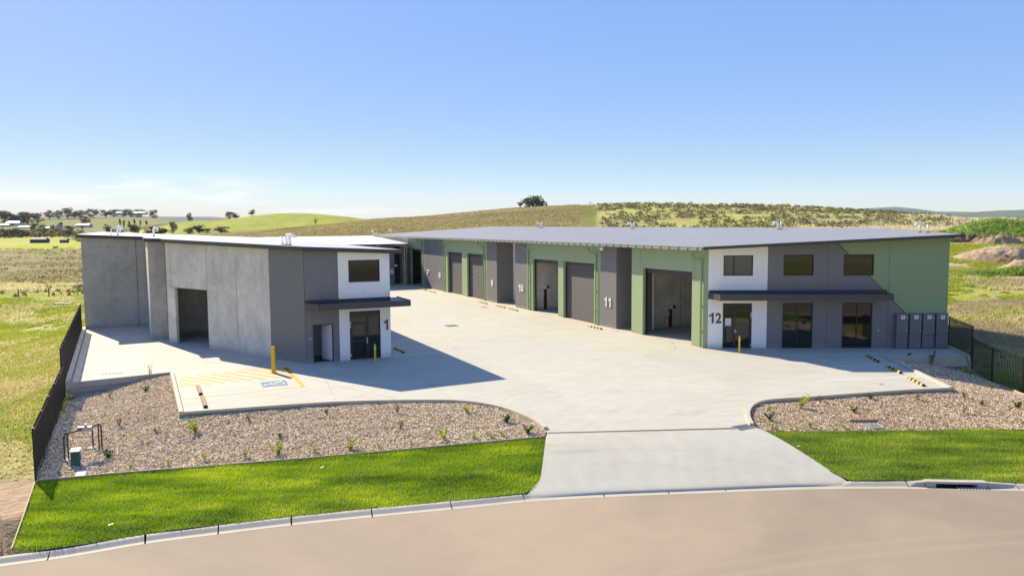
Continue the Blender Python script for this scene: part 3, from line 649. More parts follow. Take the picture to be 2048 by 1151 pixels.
# far side of the street, behind the camera: kerb and verge (seen in the glass)
b = MB(); b.poly([(-70, -4.6), (-8, 6.0), (70, 6.0), (70, 6.5), (-8, 6.5), (-70, -4)], -.7, KT); tag(b.build('street_kerb', M['kerb']), kind='structure')
b = MB(); b.poly([(-70, -30), (70, -30), (70, 6.0), (-8, 6.0), (-70, -4.6)], -.8, KT-.01); tag(b.build('verge', M['mulch']), kind='structure')
KPROF = [(0, 0), (0, .006), (-.13, .012), (-.16, .022), (-.27, .080), (-.31, .096), (-.36, .10), (-.40, .10), (-.40, -.1)]   # offset back from road edge, height over road
kerb_root = tag(bpy.data.objects.new('street_kerb', None), kind='structure'); COL.objects.link(kerb_root); WL[kerb_root.name] = (0, 0, 0)
def kerb_piece(path, prof_=KPROF, name='kerb_segment', m='kerb'):
    mb = MB(); n = len(prof_); V = []
    for i, p in enumerate(path):
        d = (path[min(i+1, len(path)-1)]-path[max(i-1, 0)]); d.z = 0; d.normalize(); bk = Vector((-d.y, d.x, 0))
        for o_, h_ in prof_: V.append(p+bk*(-o_)+Vector((0, 0, h_)))
    Fc = [(i*n+k, (i+1)*n+k, (i+1)*n+k+1, i*n+k+1) for i in range(len(path)-1) for k in range(n-1)]+[tuple(range(n)), tuple((len(path)-1)*n+k for k in range(n))[::-1]]
    mb.add(V, Fc); return mb.build(name, M[m], kerb_root)
def between(path, a, b_, gap=.018):   # stretch of a path between two lengths
    P_ = []; acc = 0; L = [0]
    for i in range(1, len(path)): L.append(L[-1]+(path[i]-path[i-1]).length)
    def pt(s): 
        i = max(1, min(len(L)-1, int(np.searchsorted(L, s)))); t = (s-L[i-1])/(L[i]-L[i-1]+1e-9); return path[i-1].lerp(path[i], t)
    s0, s1 = a+gap, b_-gap; n = max(2, int((s1-s0)/.4)); return [pt(s0+(s1-s0)*k/n) for k in range(n+1)]
def arcs(path, ps):
    out_ = []; L = [0]
    for i in range(1, len(path)): L.append(L[-1]+(path[i]-path[i-1]).length)
    for p in ps: i = min(range(len(path)), key=lambda k: (path[k]-p).length); out_.append(L[i])
    return out_, L[-1]
js, tot = arcs(LR, [G(a, c, ROAD_Z) for a, c in ((-330, 1182), (-110, 1148), (93, 1117), (286, 1088), (436, 1068), (583, 1050), (745, 1033.5), (903, 1018))])
js = [0]+js+[tot]
for a, c in zip(js[:-1], js[1:]): kerb_piece(between(LR, a, c))
js, tot = arcs(RR, [G(a, c, ROAD_Z) for a, c in ((1822, 976.5), (2044, 981), (2300, 991))]); js = [0]+js+[tot]
for k, (a, c) in enumerate(zip(js[:-1], js[1:])):
    if k != 1: kerb_piece(between(RR, a, c))
# crossing: gutter tray only
js, tot = arcs(MR, [G(a, c, ROAD_Z) for a, c in ((1207, 994), (1340, 988.5), (1455, 984))]); js = [0]+js+[tot]
for a, c in zip(js[:-1], js[1:]): kerb_piece(between(MR, a, c), [(0, 0), (0, .006), (-.2, .02), (-.2, -.1)], 'gutter_segment')
FLATP = [(0, 0), (0, .006), (-.13, .012), (-.16, .018), (-.27, .024), (-.31, .026), (-.36, .028), (-.40, .03), (-.40, -.1)]
def kerb_taper(path, pa, pb):
    mb = MB(); n = len(pa); V = []
    for i, p in enumerate(path):
        d = (path[min(i+1, len(path)-1)]-path[max(i-1, 0)]); d.z = 0; d.normalize(); bk = Vector((-d.y, d.x, 0)); t = i/(len(path)-1)
        for (o1, h1), (o2, h2) in zip(pa, pb): V.append(p-bk*(o1*(1-t)+o2*t)+Vector((0, 0, h1*(1-t)+h2*t)))
    mb.add(V, [(i*n+k, (i+1)*n+k, (i+1)*n+k+1, i*n+k+1) for i in range(len(path)-1) for k in range(n-1)]); return mb.build('kerb_segment', M['kerb'], kerb_root)
kerb_taper(between(MR, -.02, .75, 0), KPROF, FLATP); kerb_taper(between(MR, tot-.75, tot+.02, 0), FLATP, KPROF)
# crossing slab
apr_z = lambda x, y: 0.0
cl_ = G(1092, 874, -.03); cr_ = G(1529, 863, -.03)
apron = [G(1094.5, 866, 0), G(1092, 876, -.06), G(1086, 930, -.34), G(1080.5, 962, -.45), G(1052.5, 989, -.52)]
aprR = [G(1694, 961.5, -.5), G(1640, 929, -.38), G(1529, 863, -.06), G(1505, 851.5, 0)]
mrb = offset_path(MR, .2)
base_ = [Vector((p.x, p.y, ROAD_Z+.022)) for p in mrb]
ap = MB(); left_c = apron; right_c = aprR[::-1]
# ruled surface: rows from the drain to the street
def path_at(L, t):
    s = [0]
    for i in range(1, len(L)): s.append(s[-1]+(L[i]-L[i-1]).length)
    d = t*s[-1]; i = max(1, min(len(L)-1, int(np.searchsorted(s, d)))); return L[i-1].lerp(L[i], (d-s[i-1])/(s[i]-s[i-1]+1e-9))
lc = apron+[base_[0]]; rc = right_c+[base_[-1]]
NR_, NC_ = 24, 20; V = []
for i in range(NR_+1):
    t = i/NR_; a = path_at(lc, t); c = path_at(rc, t)
    for k in range(NC_+1):
        p = a.lerp(c, k/NC_); p.z = -.03*t-.548*t*t*(1.6-.6*t)
        if i == NR_: p = path_at(base_, k/NC_)
        elif t > .7: p = p.lerp(Vector((*path_at(base_, k/NC_).xy, p.z)), ((t-.7)/.3)**2*.96)
        V.append(p)
Fc = [((i+1)*(NC_+1)+k, (i+1)*(NC_+1)+k+1, i*(NC_+1)+k+1, i*(NC_+1)+k) for i in range(NR_) for k in range(NC_)]
ap.add(V, Fc); 
tag(ap.build('driveway', M['yard'], smooth=True), kind='structure')
b = MB(); b.poly([(p.x, p.y) for p in (G(1094.5, 862.5, 0), G(1094.5, 867.5, 0), G(1505, 853.5, 0), G(1500, 849.0, 0))], -.3, .002); tag(b.build('driveway', M['kerb']), kind='structure')

# planting beds and lawns
kb_back = lambda path: [Vector((p.x, p.y, 0)) for p in offset_path(path, .39)]
edgeL = [(72, 965), (210, 951.5), (400, 936.5), (600, 920.5), (800, 902.5), (1000, 884.5), (1091, 876)]
edgeL_w = [Gs(*p) for p in edgeL]
fence_bot = [Gs(72, 965), Gs(95, 880), Gs(112, 830), Gs(133, 801)]
bedL = fence_bot[:1]+curve(edgeL_w, 1)[1:-1]+[Gs(1091.5, 875.5)]+[Gs(1091, 866)]+[Vector((p.x, p.y, 0)) for p in offset_path(front_edge, .1)][::-1]+[Vector((*G(341.5, 746, 0).xy, 0)), G(138, 764.5, 0)+Vector((0, .3, 0)), Gs(131, 803)]+fence_bot[1:3][::-1]
mul_z = lambda x, y: site_z(x, y)+.07*(fbm(x, y, 1.6, 3, 5)-.5)+.05*(fbm(x, y, .35, 2, 6)-.5)
sheet('garden_bed', bedL, .3, mul_z, M['mulch'])
lawnL = curve([Gs(*p) for p in edgeL], 1)+[Gs(*p) for p in ((1089, 905), (1086, 930), (1081, 962))]+[Gs(1066, 976), Gs(1050.5, 987.5)]+[p for p in kb_back(LR)[::-1] if p.x > G(25, 1100, -.5).x]+[Gs(25, 1100)]
lawn_z = lambda x, y: site_z(x, y)+.012+.04*(fbm(x, y, .9, 3, 7)-.5)+.085*(fbm(x*.55-y*.05, y*2.3-x*.2, .9, 3, 17)-.5)
sheet('lawn', lawnL, .22, lawn_z, M['lawn_base'])
bedR = [Vector((p.x, p.y, 0)) for p in offset_path(right_edge, .1)]+[Vector((p.x, p.y, 0)) for p in offset_path(side_edge, .1)]+[G(1782, 709, 0), G(1934, 709.5, 0)+Vector((0, .1, 0))]+[Gs(1941, 745), Gs(1985, 762), Gs(2050, 788), Gs(2300, 880), Gs(2300, 868), Gs(2048, 860.5), Gs(1800, 861.3), Gs(1529, 862.5)]
sheet('garden_bed', bedR, .3, mul_z, M['mulch'])
edgeR = [(1531, 863), (1800, 861.3), (2048, 860.5), (2300, 868)]
lawnR = [Gs(2300, 868), Gs(2048, 860.5), Gs(1800, 861.3), Gs(1530, 863.5)]+[Gs(1586, 897), Gs(1640, 929.5), Gs(1665, 946), Gs(1692, 958)]+[p for p in kb_back(RR) if p.x > G(1700, 963, -.5).x]
sheet('lawn', lawnR, .22, lawn_z, M['lawn_base'])

# ------------------------------------------------------------------ scatter: blades and chips
def blades(name, poly, dens, h, w, cols, zf, lean=.6, seed=1, nb=1, kind='stuff', xyz=None, hscale=None, m='blade'):
    rg = np.random.default_rng(seed)
    if xyz is None:
        xs = [p[0] for p in poly]; ys = [p[1] for p in poly]; A = (max(xs)-min(xs))*(max(ys)-min(ys)); n = int(A*dens)
        x = rg.uniform(min(xs), max(xs), n); y = rg.uniform(min(ys), max(ys), n); k = inside([v2(p) for p in poly], x, y); x, y = x[k], y[k]
        z = zf(x, y)
    else: x, y, z = xyz
    n = len(x); x = np.repeat(x, nb); y = np.repeat(y, nb); z = np.repeat(z, nb)
    hs_ = np.ones(n*nb) if hscale is None else np.repeat(hscale, nb)
    n = n*nb; a = rg.uniform(0, 2*np.pi, n); H_ = h*hs_*rg.uniform(.55, 1.25, n); W_ = w*hs_*rg.uniform(.6, 1.3, n)
    tl = rg.uniform(0, lean, n)*H_; ta = rg.uniform(0, 2*np.pi, n)
    j = (nb > 1)*hs_*h*.55; ox = rg.normal(0, 1, n)*j*.5; oy = rg.normal(0, 1, n)*j*.5; x = x+ox; y = y+oy
    V = np.empty((n, 3, 3)); cx, sx = np.cos(a)*W_/2, np.sin(a)*W_/2
    V[:, 0] = np.stack([x-cx, y-sx, z-.01], 1); V[:, 1] = np.stack([x+cx, y+sx, z-.01], 1); V[:, 2] = np.stack([x+np.cos(ta)*tl, y+np.sin(ta)*tl, z+H_], 1)
    cols = np.array(cols); p1 = .45*fbm(x, y, 1.3, 3, seed+3)+.55*fbm(x*.45+y*.1, y*2.2, .9, 3, seed+5); p2 = rg.uniform(0, 1, n)
    t = np.clip((p1-.3)/.4*.6+p2*.4, 0, .999)*(len(cols)-1); i0 = t.astype(int); ft = (t-i0)[:, None]; c = cols[i0]*(1-ft)+cols[np.minimum(i0+1, len(cols)-1)]*ft
    return tag(link(name, mesh_np(name, V.reshape(-1, 3), np.arange(n*3).reshape(-1, 3), M[m], 3, np.repeat(c, 3, 0))), kind=kind)
LG = [(.06, .12, .003), (.18, .30, .005), (.34, .46, .008), (.58, .60, .03)]
lawn_blades_L = blades('lawn_grass', lawnL, 1500, .085, .016, LG, lawn_z, seed=11)
vis = [p for p in lawnR if p.x < 21]+[Vector((21, 28.6, 0)), Vector((21, 22.9, 0))]
lawnRv = [p for p in lawnR if p.x < 27]
blades('lawn_grass', lawnRv, 1150, .08, .018, [(.07, .125, .008), (.17, .27, .014), (.30, .40, .025), (.50, .53, .07)], lawn_z, seed=12)
def chips(name, poly, dens, seed, cols):
    rg = np.random.default_rng(seed); xs = [p[0] for p in poly]; ys = [p[1] for p in poly]; A = (max(xs)-min(xs))*(max(ys)-min(ys)); n = int(A*dens)
    x = rg.uniform(min(xs), max(xs), n); y = rg.uniform(min(ys), max(ys), n); k = inside([v2(p) for p in poly], x, y) & (x < 26); x, y = x[k], y[k]; n = len(x); z = mul_z(x, y)+rg.uniform(.0, .03, n)
    L = rg.uniform(.03, .085, n)*rg.choice([.7, 1, 1.35], n, p=[.35, .5, .15]); Wd = L*rg.uniform(.16, .36, n); T = rg.uniform(.008, .02, n)
    a = rg.uniform(0, 2*np.pi, n); tl = rg.normal(0, .30, n); rl = rg.normal(0, .30, n)
    ex = np.stack([np.cos(a)*np.cos(tl), np.sin(a)*np.cos(tl), np.sin(tl)], 1); up = np.stack([np.sin(rl)*np.sin(a), -np.sin(rl)*np.cos(a), np.cos(rl)], 1)
    ey = np.cross(up, ex); ey /= np.linalg.norm(ey, axis=1)[:, None]; ez = np.cross(ex, ey); c = np.stack([x, y, z], 1)
    ex = ex*L[:, None]/2; ey = ey*Wd[:, None]/2; ez = ez*T[:, None]
    V = np.stack([c-ex-ey, c+ex-ey*.7, c+ex+ey*.6, c-ex+ey, c-ex*.9-ey*.8+ez, c+ex*.9-ey*.5+ez, c+ex*.9+ey*.4+ez, c-ex*.9+ey*.8+ez], 1)
    f = np.array([(4, 5, 6, 7), (0, 1, 5, 4), (1, 2, 6, 5), (2, 3, 7, 6), (3, 0, 4, 7)]); Fc = (np.arange(n)[:, None, None]*8+f[None]).reshape(-1, 4)
    cols = np.array(cols); ci = cols[rg.choice(len(cols), n, p=[.28, .22, .2, .18, .12])]*rg.uniform(.75, 1.2, n)[:, None]
    return tag(link(name, mesh_np(name, V.reshape(-1, 3), Fc, M['chip'], 4, np.repeat(ci, 8, 0))), kind='stuff')
CH = [(.80, .64, .41), (.60, .44, .26), (.90, .78, .55), (.25, .16, .085), (.94, .87, .69)]
chips('bark_mulch', bedL, 800, 21, CH)
bedRv = [p for p in bedR if p.x < 24]+[]
chips('bark_mulch', bedR, 700, 22, [(.68, .52, .32), (.48, .34, .19), (.80, .67, .46), (.21, .13, .07), (.88, .79, .60)])
# pale edging board between bed and lawn, and down the left end of the lawn
def edging(pts, label):
    mb = MB(); L = [Vector(p) for p in pts]
    for a, c in zip(L[:-1], L[1:]): mb.bar(a+Vector((0, 0, .03)), c+Vector((0, 0, .03)), .03, .11)
    tag(mb.build('edging_board', M['timber']), label, 'garden edging')
edging([Vector((*Gs(*p).xy, site_z(*Gs(*p).xy)+.01)) for p in edgeL], 'thin pale timber board dividing the left bark bed from the lawn')
edging([Gs(70, 967), Gs(47, 1035), Gs(23, 1102)], 'pale timber board closing the left end of the lawn beside bare dirt')
edging([Gs(74, 962), Gs(95, 880), Gs(112, 830), Gs(131, 803)], 'pale timber plinth along the foot of the left black fence')
edging([Gs(1945, 748), Gs(1985, 764), Gs(2050, 791), Gs(2120, 822)], 'pale timber plinth along the foot of the right black fence')

# ------------------------------------------------------------------ buildings: helpers
class Wall:
    def __init__(s, A, B, out, t=.18):
        s.A, s.B = v2(A), v2(B); s.d = (s.B-s.A).normalized(); s.L = (s.B-s.A).length; s.o = v2(out).normalized(); s.t = t
    def P(s, u, z, o=0.0): q_ = s.A+s.d*u+s.o*o; return Vector((q_.x, q_.y, z))
    def uz(s, px, py):                       # where the sight line through a survey pixel meets the wall face
        r = ray(px, py); nrm = np.array([s.o.x, s.o.y]); t = float((np.array([s.A.x, s.A.y]))@nrm)/float(r[:2]@nrm); X = CAMP+t*r
        return (Vector((X[0], X[1]))-s.A).dot(s.d), float(X[2])
    def U(s, px, py=None):
        if py is not None: return s.uz(px, py)[0]
        lo, hi = 440.0, 1100.0               # pixel row where the wall foot is
        for _ in range(50):
            m = (lo+hi)/2
            if s.uz(px, m)[1] > 0: lo = m
            else: hi = m
        return s.uz(px, lo)[0]
    def slab(s, mb, u0, u1, z0, z1a, z1b=None, o0=None, o1=0.0):
        z1b = z1a if z1b is None else z1b; o0 = -s.t if o0 is None else o0
        p = [s.P(u0, z0, o1), s.P(u1, z0, o1), s.P(u1, z0, o0), s.P(u0, z0, o0), s.P(u0, z1a, o1), s.P(u1, z1b, o1), s.P(u1, z1b, o0), s.P(u0, z1a, o0)]
        cr = s.d.x*s.o.y-s.d.y*s.o.x
        if cr > 0: p = [p[i] for i in (1, 0, 3, 2, 5, 4, 7, 6)]
        return mb.hexa(p)
    def panel(s, mb, u0, u1, ztop, ops=(), z0=0.0, gap=.018):
        u0 += gap; u1 -= gap; ed = sorted({u0, u1}|{min(max(x, u0), u1) for o in ops for x in o[:2]})
        for a, b_ in zip(ed[:-1], ed[1:]):
            if b_-a < 1e-4: continue
            iv = sorted([(o[2], o[3]) for o in ops if o[0] <= a+1e-4 and o[1] >= b_-1e-4]); z = z0
            for c, d in iv:
                if c > z+1e-3: s.slab(mb, a, b_, z, c)
                z = d
            ta, tb = ztop(a), ztop(b_)
            if min(ta, tb) > z+1e-3: s.slab(mb, a, b_, z, ta, tb)
        return mb
    def rect(s, pxs):                        # (x0, y0, x1, y1) pixels -> u0,u1,z0,z1
        x0, y0, x1, y1 = pxs; a, zt = s.uz(x0, y0); c, zb = s.uz(x1, y1); a2, _ = s.uz(x0, y1); c2, zt2 = s.uz(x1, y0)
        return [(a+a2)/2, (c+c2)/2, s.uz(x0, y1)[1]*.5+zb*.5, zt*.5+zt2*.5]
def glazing(w, r, parent, bars=(), rails=(), name='window', g='glass', fr=.055, setb=.07, panes=None):
    u0, u1, z0, z1 = r; sg = 1 if u1 > u0 else -1; u0, u1 = min(u0, u1), max(u0, u1); f = MB(); O = -setb
    def bx(a, c, e, h, o1=O+.03, o0=O-.05): w.slab(f, a, c, e, h, None, o0, o1)
    bx(u0, u1, z1-fr, z1); bx(u0, u1, z0, z0+fr); bx(u0, u0+fr, z0+fr, z1-fr); bx(u1-fr, u1, z0+fr, z1-fr)
    us = [u0+fr]+sorted(bars)+[u1-fr]
    for b_ in bars: bx(b_-fr*.5, b_+fr*.5, z0+fr, z1-fr, O+.028)
    for (a, c, z) in rails: bx(a, c, z-fr*.5, z+fr*.5, O+.026)
    fo = f.build(name, M['black'], parent); WL.setdefault(fo.name, WL.get(parent.name))
    for a, c in zip(us[:-1], us[1:]):
        mb = MB(); w.slab(mb, a+.001, c-.001, z0+fr, z1-fr, None, O-.03, O-.012); mb.build('pane', M[g], fo)
    return fo
def glyph(ch):
    if ch == '1':
        out_ = [(.62, 0), (.62, 1), (.47, 1), (.36, .88), (.12, .76), (.12, .62), (.42, .74), (.42, 0)]
        V = [(x, y, 0) for x, y in out_]+[(x, y, 1) for x, y in out_]; n = len(out_)
        tri = tessellate_polygon([[Vector((x, y, 0)) for x, y in out_]]); return V, [tuple(t) for t in tri]+[tuple(i+n for i in t) for t in tri]+[(i, (i+1) % n, (i+1) % n+n, i+n) for i in range(n)], .72
    fc = bpy.data.curves.new('number', 'FONT'); fc.body = ch; fc.size = 1; fc.extrude = .04; fc.offset = .02
    ob_ = bpy.data.objects.new('number', fc); COL.objects.link(ob_); dg = bpy.context.evaluated_depsgraph_get(); me = bpy.data.meshes.new_from_object(ob_.evaluated_get(dg)); bpy.data.objects.remove(ob_)
    co = np.array([v.co[:] for v in me.vertices]); mn, mxx = co.min(0), co.max(0); w_ = .62
    V = [((c[0]-mn[0])/(mxx[0]-mn[0])*w_, (c[1]-mn[1])/(mxx[1]-mn[1]), (c[2]-mn[2])/(mxx[2]-mn[2])) for c in co]
    return V, [tuple(p.vertices) for p in me.polygons], w_
def number(txt, w, r, parent, m, depth=.03, name='unit_number'):
    u0, u1, z0, z1 = r; V = []; Fc = []; x = 0
    for ch in txt:
        v, f, wd = glyph(ch); b_ = len(V); V += [(a+x, c, e) for a, c, e in v]; Fc += [tuple(i+b_ for i in t) for t in f]; x += wd+.12
    xs = [v[0] for v in V]; mn, mx_ = min(xs), max(xs)
    me = bpy.data.meshes.new(name); off = Vector(WL.get(parent.name, (0, 0, 0)))
    me.from_pydata([w.P(u0+(u1-u0)*(v[0]-mn)/(mx_-mn), z0+(z1-z0)*v[1], .004+depth*v[2])-off for v in V], [], Fc)
    bm = bmesh.new(); bm.from_mesh(me); bmesh.ops.recalc_face_normals(bm, faces=bm.faces); bm.to_mesh(me); bm.free()
    me.materials.append(M[m]); o = bpy.data.objects.new(name, me); COL.objects.link(o); o.parent = parent; return o
def ribbed_roof(name, poly, zf, m, parent, th=.05, pitch=.76, ribs=3, rib_h=.02, along='n'):
    """roof sheets that run along n (the fall); each sheet a part with raised ribs; poly in (n, d)"""
    ds = [p[1] for p in poly]; lo, hi = min(ds), max(ds); n = len(poly)
    def span(d):
        xs = []
        for i in range(n):
            a, c = poly[i], poly[(i+1) % n]
            if (a[1] > d) != (c[1] > d): xs.append(a[0]+(d-a[1])/(c[1]-a[1])*(c[0]-a[0]))
        return sorted(xs)
    b_ = MB(); wp = [ND(*p) for p in poly]; b_.poly([(p.x, p.y) for p in wp], lambda x, y: zf(*ndof((x, y)))-th, lambda x, y: zf(*ndof((x, y)))); b_.build('roof_deck', m, parent)
    r = MB(); step = pitch/ribs; k = math.ceil(lo/step)
    while k*step < hi:
        d = k*step; w0, w1 = .115, .03; sp = span(d)
        for a, c in zip(sp[0::2], sp[1::2]):
            a += .005; c -= .005
            if c-a < .2: continue
            V = []
            for nn in (a, c):
                z = zf(nn, d); V += [ND(nn, d-w0, z-.004), ND(nn, d-w1, z+rib_h), ND(nn, d+w1, z+rib_h), ND(nn, d+w0, z-.004)]
            r.add(V, [(0, 4, 5, 1)[::-1], (1, 5, 6, 2)[::-1], (2, 6, 7, 3)[::-1], (0, 1, 2, 3)[::-1], (4, 5, 6, 7)])
        k += 1
    tag(r.build(name, m, parent), kind='stuff')
def path_fascia(pts, zf, parent, h, out_w=.05, m='dark', name='fascia', drop=.02):
    """barge/fascia boards along consecutive (n,d) points"""
    for a, c in zip(pts[:-1], pts[1:]):
        A, C = ND(*a), ND(*c); d = (C-A); d.z = 0; L = d.length; d.normalize(); o = Vector((d.y, -d.x, 0))*out_w; e = d*out_w*.5
        za, zc = zf(*a)+drop, zf(*c)+drop; A2 = Vector((A.x, A.y, 0))-e; C2 = Vector((C.x, C.y, 0))+e
        mb = MB(); Z = Vector((0, 0, 1)); mb.hexa([A2+Z*(za-h)+o, C2+Z*(zc-h)+o, C2+Z*(zc-h), A2+Z*(za-h), A2+Z*za+o, C2+Z*zc+o, C2+Z*zc, A2+Z*za])
        mb.build(name, M[m], parent)
def vent(parent, p, h, r=.09, hook=True, rz=0.0, m='pvc'):
    r *= .62 if hook else .6
    f = MB(); f.tube([p+Vector((0, 0, -.05)), p+Vector((0, 0, .06))], [r*1.9, r*1.2], 10)
    mb = MB()
    if hook:
        R_ = r*1.9; dx = Vector((math.cos(rz), math.sin(rz), 0)); pts = [p, p+Vector((0, 0, h-R_))]
        pts += [p+Vector((0, 0, h-R_))+dx*(R_-R_*math.cos(t))+Vector((0, 0, R_*math.sin(t))) for t in np.linspace(.3, math.pi+.25, 9)]
        mb.tube(pts, r, 10)
    else: mb.tube([p, p+Vector((0, 0, h))], r*.45, 8)
    o = mb.build('vent_pipe', M[m], parent, smooth=True); f.build('flashing_boot', M['rubber'], o)
def vent_px(parent, zf_plane, px, py_base, py_top, hook=True, r=.09, rz=math.pi):
    p = on_plane(px, py_base, *zf_plane); D = math.hypot(p.x, p.y); h = zat(D, px, py_top)-p.z; vent(parent, p, h, r, hook, rz)

# ------------------------------------------------------------------ LEFT BUILDING (unit 1)
zL = lambda n, d: 6.66-.05*n
base = ND(7.42, 42.15)
bA = wthing('warehouse_building', (base.x, base.y, 0), 'bare concrete warehouse with angled left wall, pale roof and number 1 beside its glass door', 'warehouse')
zwL = lambda w: (lambda u: zL(*ndof(w.P(u, 0)))-.16)
K_ = ND(7.42, 42.18); Cc = ND(12.15, 42.18); CH_ = ND(.92, 54.42)
# chamfer wall
w1 = Wall(CH_, K_, (-.603, -.797)); zt = zwL(w1)
uo0, uo1 = w1.U(354), w1.U(418); zo = w1.uz(380, 577)[1]; uj = [0, w1.U(418)+.02, w1.U(477), w1.U(543), w1.L]
for i in range(4):
    mb = MB(); w1.panel(mb, uj[i], uj[i+1], zt, [(uo0, uo1, 0, zo)] if i == 0 else []); mb.build('wall_panel', M['precast'] if i < 3 else M['grey'], bA)
mb = MB(); ul = w1.uz(342, 560)[0]; w1.slab(mb, ul-.012, ul+.012, zo-.02, zt(ul)-.02, None, -.02, .002); w1.slab(mb, ul, uo1+.02, zo-.03, zo-.004, None, -.02, .003); mb.build('panel_joint', M['joint'], bA)
for u in uj[1:4]:
    mb = MB(); w1.slab(mb, u-.02, u+.02, 0, zt(u)-.03, None, -.1, -.02); mb.build('panel_joint', M['joint'], bA)
# front wall
w2 = Wall(K_, Cc, -Vector((*Dv, 0))); zt2 = zwL(w2); ugw = w2.uz(678, 640)[0]
win1 = w2.rect((696.7, 519.3, 759.3, 563.5)); wc = w2.rect((626.4, 647.6, 667, 727)); wc[2] = 0; d1 = w2.rect((699.8, 622, 761.3, 717)); d1[2] = 0.0
wc[3] = w2.uz(640, 648.2)[1]; d1[3] = w2.uz(730, 621)[1]
mb = MB(); w2.panel(mb, 0, ugw, zt2, [(wc[0], wc[1], 0, wc[3])]); mb.build('wall_panel', M['grey'], bA)
mb = MB(); w2.panel(mb, ugw, w2.L, zt2, [(min(win1[0], d1[0]), min(win1[0], d1[0])+1e-4, 9, 9.1), (win1[0], win1[1], win1[2], win1[3]), (d1[0], d1[1], 0, d1[3])])
mb = MB(); us_ = sorted([win1[0], win1[1], d1[0], d1[1]])
def two_openings(w, mb, u0, u1, zt_, ops):
    ed = sorted({u0+.008, u1-.008}|{x for o in ops for x in o[:2]})
    for a, c in zip(ed[:-1], ed[1:]):
        m_ = (a+c)/2; iv = sorted([(o[2], o[3]) for o in ops if o[0] < m_ < o[1]]); z = 0
        for e, f in iv:
            if e > z+1e-3: w.slab(mb, a, c, z, e)
            z = f
        w.slab(mb, a, c, z, zt_(a), zt_(c))
    return mb
two_openings(w2, mb, ugw, w2.L, zt2, [win1, d1]); mb.build('wall_panel', M['white'], bA)
glazing(w2, win1, bA, fr=.05)
dm = w2.uz(737, 680)[0]; ztr = w2.uz(718, 645.5)[1]; zmr = w2.uz(718, 683)[1]
g = glazing(w2, d1, bA, bars=[dm], rails=[(d1[0]+.05, dm, ztr)], name='entry_glazing', fr=.075)
mb = MB(); a, c = d1[0]+.075, dm-.04
for z in (0.06, zmr, ztr-.09): w2.slab(mb, a, c, z, z+.09, None, -.1, -.03)
w2.slab(mb, a, a+.08, .06, ztr, None, -.1, -.032); w2.slab(mb, c-.08, c, .06, ztr, None, -.1, -.032)
dr = mb.build('door', M['black'], bA); mb = MB(); mb.obox(w2.P(c-.04, 1.02, -.0), w2.d.to_3d()*.02, w2.o.to_3d()*.03, (0, 0, .16)); mb.build('handle', M['steel'], dr)
for z in (.25, 2.05, 1.85): MB().obox(w2.P(a-.03, z, -.015), w2.d.to_3d()*.035, w2.o.to_3d()*.02, (0, 0, .06)).build('hinge', M['steel'], dr)
r1 = w2.rect((767.8, 638.3, 775.8, 659)); number('1', w2, r1, bA, 'num_d')
# accessible toilet: doorway, lining, basin, open leaf
f = MB()
w2.slab(f, wc[0], wc[0]+.06, 0, wc[3], None, -.2, .015); w2.slab(f, wc[1]-.06, wc[1], 0, wc[3], None, -.2, .015); w2.slab(f, wc[0]+.06, wc[1]-.06, wc[3]-.06, wc[3], None, -.2, .014); f.build('door_frame', M['black'], bA)
rm = MB(); a0, a1 = .3, ugw+.2
w2.slab(rm, a0-.08, a0, 0, 2.5, None, -2.3, -.2); w2.slab(rm, a1, a1+.08, 0, 2.5, None, -2.3, -.2); w2.slab(rm, a0, a1, 0, 2.5, None, -2.38, -2.3); w2.slab(rm, a0-.08, a1+.08, 2.5, 2.56, None, -2.38, -.19); rm.build('washroom', M['inner'], bA)
mb = MB(); w2.slab(mb, a0, a1, .002, .01, None, -2.3, -.18); mb.build('washroom_floor', M['dark'], bA)
lf = MB(); h0 = w2.P(wc[1]-.07, 0, -.05); ang = R(68); dd_ = (-w2.d.to_3d()*math.cos(ang)-w2.o.to_3d()*math.sin(ang)); wd_ = wc[1]-wc[0]-.14
lf.bar(h0+Vector((0, 0, wc[3]/2))+dd_*.0, h0+Vector((0, 0, wc[3]/2))+dd_*wd_, .04, wc[3]-.1); lo_ = lf.build('door', M['wht'], bA)
MB().obox(h0+dd_*(wd_-.08)+Vector((0, 0, 1.02)), dd_*.04, Vector((-dd_.y, dd_.x, 0))*.05, (0, 0, .03)).build('handle', M['steel'], lo_)
bs = MB(); c_ = w2.P(wc[0]+.35, .82, -2.1); n_ = 14
V = []
for rr, hh in ((.05, -.16), (.2, -.12), (.26, 0), (.22, 0), (.05, -.09)): V += [c_+Vector((rr*math.cos(2*math.pi*k/n_), rr*.8*math.sin(2*math.pi*k/n_), hh)) for k in range(n_)]
bs.add(V, [(i*n_+k, i*n_+(k+1) % n_, (i+1)*n_+(k+1) % n_, (i+1)*n_+k) for i in range(4) for k in range(n_)]); bo = bs.build('wash_basin', M['wht'], bA, smooth=True)
MB().tube([c_+Vector((0, 0, -.14)), c_+Vector((0, 0, -.4)), c_+Vector((0, .12, -.45)), c_+Vector((0, .2, -.4))], .03, 8).build('waste_pipe', M['steel'], bo); MB().tube([c_+Vector((0, .2, .0)), c_+Vector((0, .2, .16)), c_+Vector((0, .08, .18))], .02, 8).build('tap', M['steel'], bo)
sg_ = w2.rect((618, 675.3, 624.8, 679.6)); mb = MB(); w2.slab(mb, sg_[0], sg_[1], sg_[2], sg_[3], None, 0, .02); so = mb.build('toilet_sign', M['black'], bA)
mb = MB(); du = (sg_[1]-sg_[0]); zc = (sg_[2]+sg_[3])/2
